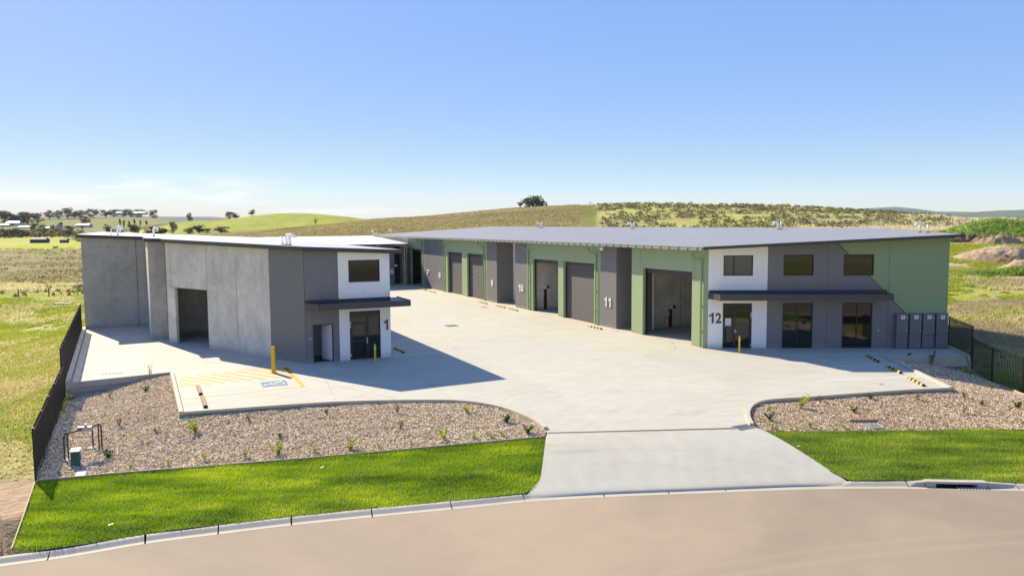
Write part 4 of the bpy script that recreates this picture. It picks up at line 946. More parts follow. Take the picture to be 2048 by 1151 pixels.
for k in range(3):
    uu = sg_[0]+du*(.22+.28*k); mb.obox(w2.P(uu, zc-.01, .024), w2.d.to_3d()*.018, w2.o.to_3d()*.003, (0, 0, .03)); mb.obox(w2.P(uu, zc+.035, .024), w2.d.to_3d()*.01, w2.o.to_3d()*.003, (0, 0, .01))
mb.build('pictogram', M['wht'], so)
# canopy that wraps the corner
zc0, zc1 = 2.985, 3.26
kd = Vector((.797, -.603)); e_ = 1.2; q1 = v2(K_)+Vector((-.603, -.797))*.0; q2 = q1+kd*e_; wf = Wall(q2, v2(q2)+v2(Nv), -Vector((*Dv, 0)))
uend, _z = wf.uz(821, 605); zb_, zt_ = wf.uz(730, 616.3)[1], wf.uz(730, 604)[1]; zc0, zc1 = zb_, zt_
q3 = v2(wf.P(uend, 0)); q4 = q3+v2(Dv)*2.6; q5 = v2(Cc)+v2(Dv)*1.55+v2(Nv)*.03; q6 = v2(Cc)+v2(Nv)*.03-v2(Dv)*.03; q0 = v2(K_)-v2(Dv)*.03
cz = lambda x, y: zc1-.03
mb = MB(); mb.poly([(p.x, p.y) for p in (q0, q2, q3, q4, q5, q6)], zc0+.02, lambda x, y: zc1-.05+.0*x); mb.build('canopy_deck', M['canopy'], bA)
for i, (a, c) in enumerate(((q0, q2), (q2, q2+v2(Nv)*(uend*.34)), (q2+v2(Nv)*(uend*.34), q3-v2(Nv)*.95), (q3-v2(Nv)*.95, q3), (q3, q4))):
    mb = MB(); d_ = (c-a).normalized(); mb.bar(Vector((a.x, a.y, (zc0+zc1)/2))+d_.to_3d()*.006, Vector((c.x, c.y, (zc0+zc1)/2))-d_.to_3d()*.006, .05, zc1-zc0); mb.build('canopy_fascia', M['canopy'], bA)
mb = MB(); w2.slab(mb, 0, w2.L, zc1-.04, zc1+.14, None, 0.002, .05); mb.build('canopy_flashing', M['dark'], bA)
# stepped left side
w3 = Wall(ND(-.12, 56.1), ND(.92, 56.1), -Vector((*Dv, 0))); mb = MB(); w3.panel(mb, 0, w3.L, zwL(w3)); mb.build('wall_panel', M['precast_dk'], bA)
w3b = Wall(ND(.92, 56.1), CH_, -Vector((*Nv, 0))); mb = MB(); w3b.panel(mb, 0, w3b.L, zwL(w3b)); mb.build('wall_panel', M['precast'], bA)
w4 = Wall(ND(-.3, 64.3), ND(-.12, 56.1), -Vector((*Nv, 0))); mb = MB(); w4.panel(mb, 0, w4.L, zwL(w4)); mb.build('wall_panel', M['precast'], bA)
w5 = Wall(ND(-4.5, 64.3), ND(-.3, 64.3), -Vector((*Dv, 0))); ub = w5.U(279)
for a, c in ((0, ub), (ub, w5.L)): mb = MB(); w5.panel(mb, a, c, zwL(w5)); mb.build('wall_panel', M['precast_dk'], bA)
mb = MB(); w5.slab(mb, ub-.02, ub+.02, 0, 6.2, None, -.1, -.02); mb.build('panel_joint', M['joint'], bA)
for (a, c, o) in ((ND(-4.5, 97), ND(-4.5, 64.3), -Vector((*Nv, 0))), (ND(12.15, 42.2), ND(12.15, 97), Vector((*Nv, 0))), (ND(12.15, 97), ND(-4.5, 97), Vector((*Dv, 0)))):
    w_ = Wall(a, c, o); n_ = max(2, int(w_.L/5))
    for k in range(n_):
        mb = MB(); op = []
        if abs(o.x*Nv[0]+o.y*Nv[1]) > .9 and o.x > 0 and k % 2 == 1: op = [(w_.L*k/n_+.6, w_.L*(k+1)/n_-.6, 0, 4.4)]
        w_.panel(mb, w_.L*k/n_, w_.L*(k+1)/n_, zwL(w_), op); mb.build('wall_panel', M['precast'] if k else M['white'], bA)
        if op:
            mb = MB(); w_.slab(mb, op[0][0], op[0][1], 0, 4.4, None, -.15, -.08); mb.build('roller_door', M['roller'], bA)
# rooms behind the open bay
for a, c in ((ND(1.1, 58.6), ND(12, 58.6)), (ND(3.9, 49.0), ND(12, 49.0))):
    w_ = Wall(a, c, -Vector((*Dv, 0))); mb = MB(); w_.panel(mb, 0, w_.L, lambda u: 6.0); mb.build('party_wall', M['precast_in'], bA)
polyL = [(-4.75, 64.15), (-.42, 64.15), (-.25, 55.95), (.72, 55.95), (.72, 54.35), (7.33, 41.85), (12.75, 41.85), (12.75, 97), (-4.75, 97)]
ribbed_roof('roof_ribs', polyL, zL, M['roofL'], bA)
path_fascia([(12.75, 97), (12.75, 41.85)][::-1]+[], zL, bA, .24)
path_fascia([(-4.75, 97), (-4.75, 64.15), (-.42, 64.15), (-.25, 55.95), (.72, 55.95), (.72, 54.35), (7.33, 41.85), (12.75, 41.85)], zL, bA, .23)
pl = (6.66-.0, -.05, 0.0)
for px, yb, yt, hk, r_ in ((235.5, 470.5, 453, 1, .13), (240.5, 466, 452.5, 1, .10), (307.5, 473.5, 455.5, 1, .13), (492.5, 471.5, 461, 1, .10), (573, 490.5, 469, 1, .13), (579.5, 491, 469, 1, .13), (222, 470, 455.5, 0, .12), (223.5, 466, 452.5, 0, .1), (565.5, 490, 471, 0, .16)):
    vent_px(bA, pl, px, yb, yt, bool(hk), r_, rz=0.25)

# ------------------------------------------------------------------ RIGHT BUILDING (units 7 to 12)
zR = lambda n, d: 6.02+.047*(n-28.9)
nF = 29.6
bB = wthing('warehouse_building', (*ND(nF, 36.45).xy, 0), 'long charcoal and sage green warehouse on the right, number 12 at its street corner', 'warehouse')
wl = Wall(ND(nF, 36.45), ND(nF, 108), -Vector((*Nv, 0)), .2); ztl = lambda u: zR(nF, 0)-.16
H_OP = 4.47
U_ = lambda px: wl.U(px)
def seg(px0, px1, m, z0=0.0, name='wall_panel'):
    a, c = sorted((U_(px0), U_(px1))); mb = MB(); wl.panel(mb, a, c, ztl, z0=z0, gap=.004); return mb.build(name, M[m], bB)
u_c = 0.0
def segu(a, c, m, z0=0.0): mb = MB(); wl.panel(mb, min(a, c), max(a, c), ztl, z0=z0, gap=.004); return mb.build('wall_panel', M[m], bB)
segu(0, U_(1382.5), 'green')
seg(1285.2, 1262.8, 'green'); seg(1382.5, 1285.2, 'green', H_OP)
seg(1232.4, 1201, 'grey'); seg(1201, 1188, 'green'); seg(1188, 1127, 'green', H_OP); seg(1127, 1116.4, 'green'); seg(1116.4, 1066, 'green', H_OP)
seg(1066, 1054, 'green'); seg(1054, 1031, 'grey'); seg(994.2, 974.7, 'grey'); seg(974.7, 967.4, 'green'); seg(967.4, 935, 'green', H_OP); seg(935, 924.6, 'green')
seg(924.6, 896, 'green', H_OP); seg(896, 886.5, 'green'); seg(886.5, 872.5, 'grey'); seg(872.5, 849.5, 'grey'); seg(849.5, 843, 'green'); seg(843, 822.7, 'green', H_OP); segu(U_(822.7), U_(822.7)+1.2, 'green')
segu(U_(822.7)+1.21, wl.L, 'white')
def cross(px, n0, n1, m, u=None, t=.16, zt_=None, name='party_wall', ops=()):
    d = 36.45+(U_(px) if u is None else u); w_ = Wall(ND(n0, d), ND(n1, d), -Vector((*Dv, 0)), t); mb = MB()
    two_openings(w_, mb, 0, w_.L, zt_ or (lambda u_: zR(*ndof(w_.P(u_, 0)))-.12), list(ops)); mb.build(name, M[m], bB); return w_
# recesses beside units 11 and 10
NI = nF-.2+.4
for pa, pb, dep in ((1232.4, 1262.8, 1.7), (994.2, 1031, 1.7)):
    cross(pa, nF+.201, nF+dep, 'grey', t=-.16 if False else .16)
    ub_ = U_(pb); cross(None, nF+.201, nF+dep, 'grey', u=ub_)
    A_, B_ = ND(nF+dep, 36.45+U_(pb)), ND(nF+dep, 36.45+U_(pa)); wb = Wall(A_, B_, -Vector((*Nv, 0)), .15); mb = MB()
    two_openings(wb, mb, 0, wb.L, lambda u: zR(nF+dep, 0)-.12, [(.15, 1.5, 0, H_OP)]); mb.build('wall_panel', M['white'], bB)
    mb = MB(); wb.slab(mb, .15, 1.5, 2.2, H_OP, None, -.12, -.08); mb.build('window', M['glass'], bB)
    mb = MB(); wb.slab(mb, .2, 1.45, 0, 2.15, None, -.1, -.05); dd1 = mb.build('door', M['black'], bB)
    MB().obox(wb.P(.35, 1.05, -.02), (0, .06, 0), (.02, 0, 0), (0, 0, .05)).build('handle', M['steel'], dd1)
# interior party walls and back wall
dB = 15.5
ends = []
for px, u in ((None, 45.25-36.45), (None, U_(1188)-.35+9.0-9.0), (1054, None), (None, U_(967)-.5), (896, None), (843, None)):
    ends.append(cross(px, nF+1.75, nF+dB, 'precast_in', u=u))
dmid = 36.45+U_(1116.4)+3.2
wp11 = cross(None, nF+.6, nF+dB, 'precast_in', u=U_(1066)+.55)
wk = Wall(ND(nF+11, 33), ND(nF+11, 107), -Vector((*Nv, 0)), .1); mb = MB(); wk.panel(mb, 0, wk.L, lambda u: 6.4); mb.build('back_wall', M['precast_in'], bB)
wk = Wall(ND(46.4, 41), ND(46.4, 107.5), Vector((*Nv, 0)), .15)
for k in range(12): mb = MB(); wk.panel(mb, wk.L*k/12, wk.L*(k+1)/12, lambda u: zR(46.4, 0)-.15); mb.build('wall_panel', M['precast'], bB)
wk = Wall(ND(nF, 107.8), ND(46.4, 107.8), Vector((*Dv, 0)), .15); mb = MB(); wk.panel(mb, 0, wk.L, lambda u: zR(nF+u, 0)-.15); mb.build('wall_panel', M['white'], bB)
# roller doors
def roller(px_far, px_near, full=True):
    a, c = sorted((U_(px_far), U_(px_near))); a += .02; c -= .02
    mb = MB(); wl.slab(mb, a, c, H_OP-.32, H_OP-.01, None, -.5, -.26); hd = mb.build('door_hood', M['dark'], bB)
    for u in (a, c-.08): mb = MB(); wl.slab(mb, u, u+.08, 0, H_OP-.33, None, -.3, -.2); mb.build('door_guide', M['black'], bB)
    if full:
        V = []; Fc = []; z = .02; rows_ = 0
        while z < H_OP-.2:
            for zz, o in ((z, -.265), (z+.06, -.252), (z+.10, -.268)): V += [wl.P(a+.07, zz, o), wl.P(c-.07, zz, o)]; rows_ += 1
            z += .125
        Fc = [(2*i, 2*i+1, 2*i+3, 2*i+2)[::-1] for i in range(rows_-1)]; mb = MB().add(V, Fc); cu = mb.build('roller_door', M['roller'], bB)
        mb = MB(); wl.slab(mb, a+.07, c-.07, 0, .09, None, -.28, -.22); mb.build('bottom_rail', M['dark'], cu)
roller(924.6, 896); roller(967.4, 935); roller(1188, 1127)
roller(1382.5, 1285.2, False); roller(1116.4, 1066, False); roller(843, 822.7, False)
# panel joints drawn on the sage lintel of unit 12
for px, py in ((1280.5, 540), (1389, 560)):
    u = wl.uz(px, 515)[0]; mb = MB(); wl.slab(mb, u-.012, u+.012, 3.9 if px > 1300 else 4.3, ztl(0)-.05, None, -.02, .003); mb.build('panel_joint', M['joint'], bB)
# downpipes
def downpipe(px, m='pipe_g', top=5.62, neck=.62):
    u = U_(px); o = .09; p = [wl.P(u-.28 if True else u, top+.02, neck-.05), wl.P(u-.28, top-.20, neck-.05), wl.P(u-.24, top-.30, neck-.14), wl.P(u-.04, top-.34, o+.06), wl.P(u, top-.42, o), wl.P(u, .05, o)]
    p = [wl.P(u+.30, top+.02, neck-.1), wl.P(u+.30, top-.2, neck-.1), wl.P(u+.24, top-.3, neck-.2), wl.P(u+.04, top-.33, o+.08), wl.P(u, top-.42, o), wl.P(u, .05, o)]
    dp = MB().tube(p, .055, 8).build('downpipe', M[m], bB, smooth=True)
    for z in (1.0, 2.5, 4.0): MB().obox(wl.P(u, z, o-.02), wl.d.to_3d()*.08, wl.o.to_3d()*.06, (0, 0, .02)).build('pipe_bracket', M[m], dp)
for px in (1403, 1193.5, 1058.5, 969.5, 889.5, 845.5): downpipe(px)
# gutter with straps under the eave
ge = Wall(ND(28.95, 35.7), ND(28.95, 108), -Vector((*Nv, 0)), .12); mb = MB(); zg = zR(28.95, 0)
ge.slab(mb, .1, ge.L, zg-.20, zg-.19, None, -.0, .12); ge.slab(mb, .1, ge.L, zg-.19, zg-.07, None, .11, .12); ge.slab(mb, .1, ge.L, zg-.19, zg-.07, None, -.01, 0); gt = mb.build('gutter', M['gutter'], bB)
sm_ = MB(); sm_.hexa([(-.02, -.01, -.215), (.02, -.01, -.215), (.02, .14, -.215), (-.02, .14, -.215), (-.02, -.01, -.05), (.02, -.01, -.05), (.02, .14, -.05), (-.02, .14, -.05)]); sme = sm_.mesh('gutter_strap', M['black'])
for k in range(80):
    o = bpy.data.objects.new('gutter_strap', sme); COL.objects.link(o); o.parent = bB; p = ge.P(.5+k*.9, zg, 0)-Vector(WL[bB.name]); o.location = p; o.rotation_euler.z = AZ+math.pi/2
# numbers on the long side
for t_, r_ in (('11', (1209.8, 594.2, 1222.4, 613.3)), ('10', (1037.8, 568.3, 1047.3, 583.0)), ('9', (982.6, 559.8, 987.0, 574)), ('8', (878, 543.8, 881.8, 556.2)), ('7', (853.6, 539.2, 860.2, 549.6))):
    rr = wl.rect(r_); number(t_, wl, [rr[0], rr[1], min(rr[2], rr[3]), max(rr[2], rr[3])], bB, 'num_w', .05)
# front wall of unit 12
F0 = v2(ND(nF, 36.45)); F1 = G(1892, 695.4); w6 = Wall(F0, F1, (0, -1)); w6.o = Vector((w6.d.y, -w6.d.x)); zt6 = lambda u: zR(*ndof(w6.P(u, 0)))-.16
def m_split():                                # charcoal and sage divided by a painted diagonal
    t = NT('diagonal_wall_paint'); p = t.pos(); pa = w6.uz(1676, 486); pb = w6.uz(1824, 640)
    sx = t.t.nodes.new('ShaderNodeSeparateXYZ'); t.l(p, sx.inputs[0]); X0 = w6.P(pa[0], pa[1]); X1 = w6.P(pb[0], pb[1])
    sl = (X1.z-X0.z)/(X1.x-X0.x); e = t.math('SUBTRACT', sx.outputs[2], t.math('MULTIPLY_ADD', sx.outputs[0], sl, X0.z-sl*X0.x))
    gr = t.math('GREATER_THAN', e, 0.0); ln = t.math('LESS_THAN', t.math('ABSOLUTE', e), .035)
    c = t.mix(gr, (.19, .18, .168), (.27, .345, .17)); c = t.mix(ln, c, (.05, .055, .05))
    f = t.math('MULTIPLY', t.math('MULTIPLY_ADD', t.noise(p, .5, 6), .14, .93), t.math('MULTIPLY_ADD', t.noise(p, 3, 6), .08, .96)); t.l(t.scale(c, f), t.b.inputs['Base Color']); t.b.inputs['Roughness'].default_value = .6
    return t.m
M['split'] = m_split()
us = [0, w6.uz(1415.8, 600)[0], w6.uz(1534.5, 600)[0], w6.uz(1654, 600)[0], w6.uz(1776.5, 600)[0], w6.L]
wins = [w6.rect((1447, 510.3, 1506.3, 551.2)), w6.rect((1567, 508.9, 1627.5, 550.9)), w6.rect((1687.2, 508.4, 1748, 550.7))]
drs = [w6.rect((1445.3, 606, 1503.5, 696)), w6.rect((1564.3, 605.2, 1625, 696)), w6.rect((1683.7, 604.8, 1744, 696))]
for d_ in drs: d_[2] = 0.0
for i, m_ in enumerate(('green', 'white', 'grey', 'split', 'split')):
    mb = MB(); ops = [wins[i-1], drs[i-1]] if 1 <= i <= 3 else []
    two_openings(w6, mb, us[i], us[i+1], zt6, ops); mb.build('wall_panel', M[m_], bB)
    if i: mb = MB(); w6.slab(mb, us[i]-.02, us[i]+.02, 0, zt6(us[i])-.03, None, -.1, -.02); mb.build('panel_joint', M['joint'], bB)
for i, r_ in enumerate(wins): glazing(w6, r_, bB, bars=[r_[0]+(r_[1]-r_[0])*.36] if i == 0 else [], fr=.05, g='glass2' if i == 0 else 'glass')
for i, r_ in enumerate(drs):
    md = (r_[0]+r_[1])/2 if i else r_[0]+(r_[1]-r_[0])*.38
    gz = glazing(w6, r_, bB, bars=[md], name='entry_glazing' if i == 0 else 'window', fr=.06)
r_ = drs[0]; md = r_[0]+(r_[1]-r_[0])*.38; mb = MB(); a, c = md+.03, r_[1]-.06
for z in (.05, 2.2): w6.slab(mb, a, c, z, z+.08, None, -.1, -.03)
w6.slab(mb, a, a+.07, .05, 2.28, None, -.1, -.032); w6.slab(mb, c-.07, c, .05, 2.28, None, -.1, -.032); dr = mb.build('door', M['black'], bB)
MB().obox(w6.P(a+.04, 1.02, .0), w6.d.to_3d()*.02, w6.o.to_3d()*.03, (0, 0, .1)).build('handle', M['steel'], dr); MB().obox(w6.P(a+.10, .98, .015), w6.d.to_3d()*.06, w6.o.to_3d()*.015, (0, 0, .015)).build('handle', M['steel'], dr)
for z in (.2, 1.9, 2.05): MB().obox(w6.P(c+.01, z, -.01), w6.d.to_3d()*.03, w6.o.to_3d()*.02, (0, 0, .06)).build('hinge', M['steel'], dr)
nr_ = w6.rect((1451, 636.3, 1462.3, 650.8)); mb = MB(); w6.slab(mb, nr_[0], nr_[1], nr_[2], nr_[3], None, -.08, -.074); no_ = mb.build('paper_notice', M['wht'], gz if False else bB)
mb = MB()
for k in range(7): zz = nr_[3]-.05-(nr_[3]-nr_[2])*.12*k; w6.slab(mb, nr_[0]+.03, nr_[1]-.03-(.06 if k % 3 == 2 else 0), zz-.008, zz, None, -.074, -.0725)
mb.build('printed_line', M['num_d'], no_)
rr = w6.rect((1417.8, 625.4, 1442.6, 645.9)); number('12', w6, rr, bB, 'num_d')
# canopy over unit 12
zt12 = w6.uz(1600, 582)[1]; wcf = Wall(w6.P(0, 0, 1.15), w6.P(1, 0, 1.15), (0, -1)); wcf.o = w6.o
uL, uR = wcf.uz(1441.4, 595)[0], wcf.uz(1787.3, 595)[0]; zb_, ztp = wcf.uz(1620, 600.6)[1], wcf.uz(1620, 588.4)[1]
uW0, uW1 = w6.uz(1417.3, 590)[0], w6.uz(1773.5, 582)[0]
qa, qb, qc, qd = w6.P(uW0, 0, .01), wcf.P(uL, 0), wcf.P(uR, 0), w6.P(uW1, 0, .01)
mb = MB(); mb.poly([(p.x, p.y) for p in (qa, qb, qc, qd)], zb_+.02, ztp-.03); mb.build('canopy_deck', M['canopy'], bB)
nseg = [uL, wcf.uz(1514, 595)[0], wcf.uz(1606, 595)[0], wcf.uz(1696, 595)[0], uR]
zm_ = (zb_+ztp)/2
for a, c in zip(nseg[:-1], nseg[1:]): MB().bar(wcf.P(a+.006, zm_), wcf.P(c-.006, zm_), .05, ztp-zb_).build('canopy_fascia', M['canopy'], bB)
for a, c in ((qa, qb), (qd, qc)): MB().bar(Vector((a.x, a.y, zm_)), Vector((c.x, c.y, zm_)), .05, ztp-zb_-.004).build('canopy_fascia', M['canopy'], bB)
mb = MB(); w6.slab(mb, uW0, uW1, ztp-.05, ztp+.16, None, .002, .05); mb.build('canopy_flashing', M['dark'], bB)
u_, z_ = w6.uz(1756, 660); MB().obox(w6.P(u_, z_, .03), (.035, 0, 0), (0, .04, 0), (0, 0, .035)).build('wall_tap', M['wht'], bB)
# right hand side wall
tipB = ND(42.0, 30.0)
w7 = Wall(v2(F1), ND(46.4, 40.6), Vector((.9, -.3, 0))); w7.o = Vector((w7.d.y, -w7.d.x)); n_ = 3
for k in range(n_): mb = MB(); w7.panel(mb, w7.L*k/n_, w7.L*(k+1)/n_, lambda u: zR(*ndof(w7.P(u, 0)))-.16); mb.build('wall_panel', M['green'], bB)
tip = Vector((25.75, 44.35)); nt_, dt_ = ndof(tip)
br = on_plane(1765, 456.1, 6.02, .047, 28.9); nb_, db_ = ndof(br); bl = on_plane(973, 452.2, 6.02, .047, 28.9); nbl, dbl = ndof(bl)
cor = on_plane(1402, 494.3, 6.02, .047, 28.9); nc_, dc_ = ndof(cor)
print('roof', (nt_, dt_), (nb_, db_), (nbl, dbl), (nc_, dc_))
polyR = [(28.9, 35.6), (nt_, dt_), (nb_, db_), (min(nbl, nb_+2.5), 117), (28.9, 108.3)]
ribbed_roof('roof_ribs', polyR, zR, M['roofR'], bB)
path_fascia([(28.8, 35.6), (nt_, dt_)], zR, bB, .17); path_fascia([(nt_, dt_), (nb_, db_)], zR, bB, .2); path_fascia([(nb_, db_), (min(nbl, nb_+2.5), 117)], zR, bB, .12, m='wht'); path_fascia([(min(nbl, nb_+2.5), 117), (28.8, 108.3)], zR, bB, .12, m='wht')
for px, yb, yt, hk, r_ in ((1079.5, 456, 445.5, 1, .15), (1083.8, 456, 444.5, 0, .22), (1263, 457.5, 445, 1, .15), (1267.8, 457.5, 444.5, 0, .2), (1556, 459.5, 443.8, 1, .14), (1562, 459, 442.5, 0, .2), (1840, 465, 446.3, 1, .12), (1855.5, 465.5, 448.3, 0, .17), (783, 467.5, 459, 1, .14)):
    vent_px(bB, (6.02, .047, 28.9), px, yb, yt, bool(hk), r_, rz=math.pi)
# floodlight on unit 11
u, z = wl.uz(1211.5, 496); MB().obox(wl.P(u, z, .35), wl.d.to_3d()*.16, wl.o.to_3d()*.04+Vector((0, 0, -.05)), Vector((0, 0, .1))+wl.o.to_3d()*.05).build('floodlight', M['lamp'], bB)
# risers on the party walls inside units 12 and 10
def riser(w_, px, ytop, ybot, s_=1.0):
    u, zt_ = w_.uz(px, ytop); mb = MB(); w_.slab(mb, u-.12*s_, u+.12*s_, 0, zt_, None, .01, .07); o = mb.build('meter_board', M['red'], bB)
    mb = MB(); w_.slab(mb, u-.22*s_, u+.22*s_, zt_, zt_+.26, None, .02, .28); mb.build('meter_box', M['wht'], o)
    mb = MB(); w_.slab(mb, u+.02, u+.24*s_, zt_+.05, zt_+.24, None, .28, .30); mb.build('meter_window', M['rubber'], o)
    mb = MB(); w_.slab(mb, u-.44*s_, u-.16*s_, zt_-.5, zt_-.22, None, .02, .14); mb.build('switch_box', M['wht'], o)
    MB().tube([w_.P(u-.24*s_, 0.02, .06), w_.P(u-.24*s_, zt_-.4, .06)], .04, 6).build('conduit', M['wht'], o); MB().tube([w_.P(u, zt_+.2, .03), w_.P(u, 5.9, .03)], .018, 6).build('conduit', M['wht'], o)
riser(ends[0], 1340.3, 616.5, 656, 1.1); riser(wp11, 1090.2, 577, 604, 1.1)
u, z = ends[0].uz(1314.5, 618); MB().obox(ends[0].P(u, z, .03), ends[0].d.to_3d()*.24, (0, .02, 0), (0, 0, .2)).build('notice_board', M['wht'], bB)
u = ends[0].uz(1361, 600)[0]; mb = MB(); ends[0].slab(mb, u-.012, u+.012, 0, 6, None, -.02, .003); mb.build('panel_joint', M['joint'], bB)

# ------------------------------------------------------------------ BUILDING 6 at the end of the yard
bC = wthing('warehouse_building', (*ND(20, 92.9).xy, 0), 'dark warehouse with white roof closing the far end of the yard, number 6', 'warehouse')
z6 = lambda n, d: 5.12+.05*(d-92.5)
w8 = Wall(ND(12.3, 92.9), ND(28.75, 92.9), -Vector((*Dv, 0))); zt8 = lambda u: 4.98
ua, ub = w8.uz(789.5, 540)[0], w8.uz(809.5, 540)[0]; mb = MB(); two_openings(w8, mb, 0, ua-.02, zt8, []); mb.build('wall_panel', M['grey'], bC)
mb = MB(); two_openings(w8, mb, ua, ub, zt8, [(ua, ub, 0, w8.uz(800, 491.5)[1])]); mb.build('wall_panel', M['white'], bC)
mb = MB(); two_openings(w8, mb, ub, w8.L, zt8, []); mb.build('wall_panel', M['white'], bC)
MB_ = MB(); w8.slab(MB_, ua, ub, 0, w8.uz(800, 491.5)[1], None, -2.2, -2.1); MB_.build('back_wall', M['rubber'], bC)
mb = MB(); w8.slab(mb, ub+.05, w8.L-.02, 3.0, 4.8, None, 0, .25); mb.build('door_hood', M['dark'], bC)
r6 = w8.rect((780.6, 536, 787.4, 547.5)); number('6', w8, r6, bC, 'num_w', .05)
u, z = w8.uz(755.5, 491); MB().obox(w8.P(u, z, .2), w8.d.to_3d()*.22, w8.o.to_3d()*.06, (0, 0, .1)).build('floodlight', M['lamp'], bC)
mb = MB(); u, z = w8.uz(800.5, 532); mb.obox(w8.P(u, z, -1.9), w8.d.to_3d()*.2, w8.o.to_3d()*.03, (0, 0, .15)); mb.build('notice_board', M['wht'], bC)
MB().tube([w8.P(w8.L+.12, 4.9, .2), w8.P(w8.L+.12, 0, .2)], .06, 8).build('downpipe', M['pipe_g'], bC)
mb = MB(); mb.bar(w8.P(w8.L-.02, 2.4, -.1), w8.P(w8.L+.0, 2.4, -8), .15, 4.8); mb.build('wall_panel', M['grey'], bC)
ribbed = [(12.9, 92.4), (29.0, 92.4), (29.0, 108.6), (12.9, 108.6)]
mb = MB(); mb.poly([(ND(*p).x, ND(*p).y) for p in ribbed], lambda x, y: z6(*ndof((x, y)))-.06, lambda x, y: z6(*ndof((x, y)))); mb.build('roof_deck', M['roof6'], bC)
rb = MB()
for k in range(62):
    nn = 13.0+k*.26; rb.bar(ND(nn, 92.4, z6(0, 92.4)+.015), ND(nn, 108.6, z6(0, 108.6)+.015), .05, .04)
tag(rb.build('roof_ribs', M['roof6'], bC), kind='stuff')
path_fascia([(12.9, 92.4), (29.0, 92.4)], z6, bC, .16, m='dark'); path_fascia([(29.0, 92.4), (29.0, 108.6)], z6, bC, .12, m='wht')
for px, hk in ((748, 1), (752.8, 0)):
    d = ray(px, 473); 
    a_ = 5.12-.05*92.5; t = (HC-a_)/(.05*float(d[:2]@Dv)-d[2]); p = Vector(CAMP+t*d); vent(bC, p, .75, .12 if hk else .2, bool(hk), math.pi)
mb = MB(); mb.tube([ND(28.9, 97.5, 5.75), ND(28.2, 97.5, 5.75), ND(28.2, 97.5, 5.45)], .05, 6); mb.build('overflow_pipe', M['pipe_g'], bC)

# ------------------------------------------------------------------ retaining wall of sleepers (left) and street kerb inlet (right)
rw = wthing('retaining_wall', tuple(G(135, 790, -.6)), 'low grey concrete sleeper wall holding up the yard at its left front corner', 'retaining wall')
wr = Wall(G(132, 765.6), G(340, 744.2), (0, -1)); wr.o = Vector((wr.d.y, -wr.d.x))
mb = MB(); wr.slab(mb, -.05, wr.L, -.30, .02, None, -.1, .06); mb.build('capping_beam', M['wallc'], rw)
for k in range(2):
    for a, c in ((0.02, 3.05), (3.12, wr.L*.72 if k else wr.L*.85)):
        mb = MB(); wr.slab(mb, a+.01*k, c, -.30-.235*(k+1)+.02, -.30-.235*k-.02, None, -.06, .035-.01*k); mb.build('concrete_sleeper', M['wallc'], rw)
for u in (.0, 3.085): mb = MB(); wr.slab(mb, u-.05, u+.05, -.95, -.30, None, -.04, .06); mb.build('steel_post', M['steel'] if u else M['wallc'], rw)
u, z = wr.uz(226, 775); mb = MB(); wr.slab(mb, u-.045, u+.045, z-.22, z+.13, None, .03, .068); mb.build('timber_peg', M['timber'], rw)
# kerb inlet: lintel over a dark mouth
a_ = G(1855, 971, ROAD_Z); inl = wthing('kerb_inlet', tuple(G(1925, 972, ROAD_Z)), 'concrete stormwater inlet with a long dark mouth under a lintel in the right hand kerb', 'storm drain')
js, tot = arcs(RR, [G(1822, 976.5, ROAD_Z), G(1857, 977.5, ROAD_Z), G(1995, 980, ROAD_Z), G(2044, 981, ROAD_Z)])
def sweep(path, profA, profB=None, name='lintel', m='kerb'):
    mb = MB(); n = len(profA); V = []; profB = profB or profA
    for i, p in enumerate(path):
        d = (path[min(i+1, len(path)-1)]-path[max(i-1, 0)]); d.z = 0; d.normalize(); bk = Vector((-d.y, d.x, 0)); t = i/(len(path)-1)
        for (o_, h_), (o2, h2) in zip(profA, profB): V.append(p+bk*(-(o_*(1-t)+o2*t))+Vector((0, 0, h_*(1-t)+h2*t)))
    Fc = [(i*n+k, (i+1)*n+k, (i+1)*n+k+1, i*n+k+1) for i in range(len(path)-1) for k in range(n-1)]+[tuple(range(n)), tuple((len(path)-1)*n+k for k in range(n))[::-1]]
    mb.add(V, Fc); return mb.build(name, M[m], inl)
K2 = [(0, 0), (0, .006), (-.19, .0), (-.235, -.03), (-.24, .14), (-.26, .15), (-.36, .15), (-.42, .13), (-.42, -.1)]
sweep(between(RR, js[0], js[1]), KPROF, K2, 'transition_kerb'); sweep(between(RR, js[2], js[3]), K2, KPROF, 'transition_kerb')
mid_ = between(RR, js[1], js[2], .0)
sweep(mid_, [(-.24, .09), (-.24, .15), (-.26, .16), (-.47, .16), (-.48, .1), (-.24, .09)], None, 'lintel')
sweep(between(RR, js[1]+.0, js[1]+.3, 0), [(-.24, -.03), (-.24, .09), (-.5, .09), (-.5, -.2)], None, 'side_cheek'); sweep(between(RR, js[2]-.3, js[2], 0), [(-.24, -.03), (-.24, .09), (-.5, .09), (-.5, -.2)], None, 'side_cheek')
sweep(mid_, [(0, 0), (0, .006), (-.24, -.035), (-.24, -.3)], None, 'gutter_tray'); sweep(mid_, [(-.5, -.3), (-.5, .1), (-.52, .1), (-.52, -.3)], None, 'pit_throat', 'rubber')
for k in range(9):
    p = between(RR, js[1]+.9+k*.09, js[1]+1.5+k*.09)[0]; MB().obox(p+Vector((0, .13, .0)), (.02, 0, 0), (0, .11, 0), (0, 0, .015)).build('grate_bar', M['steel'], inl)

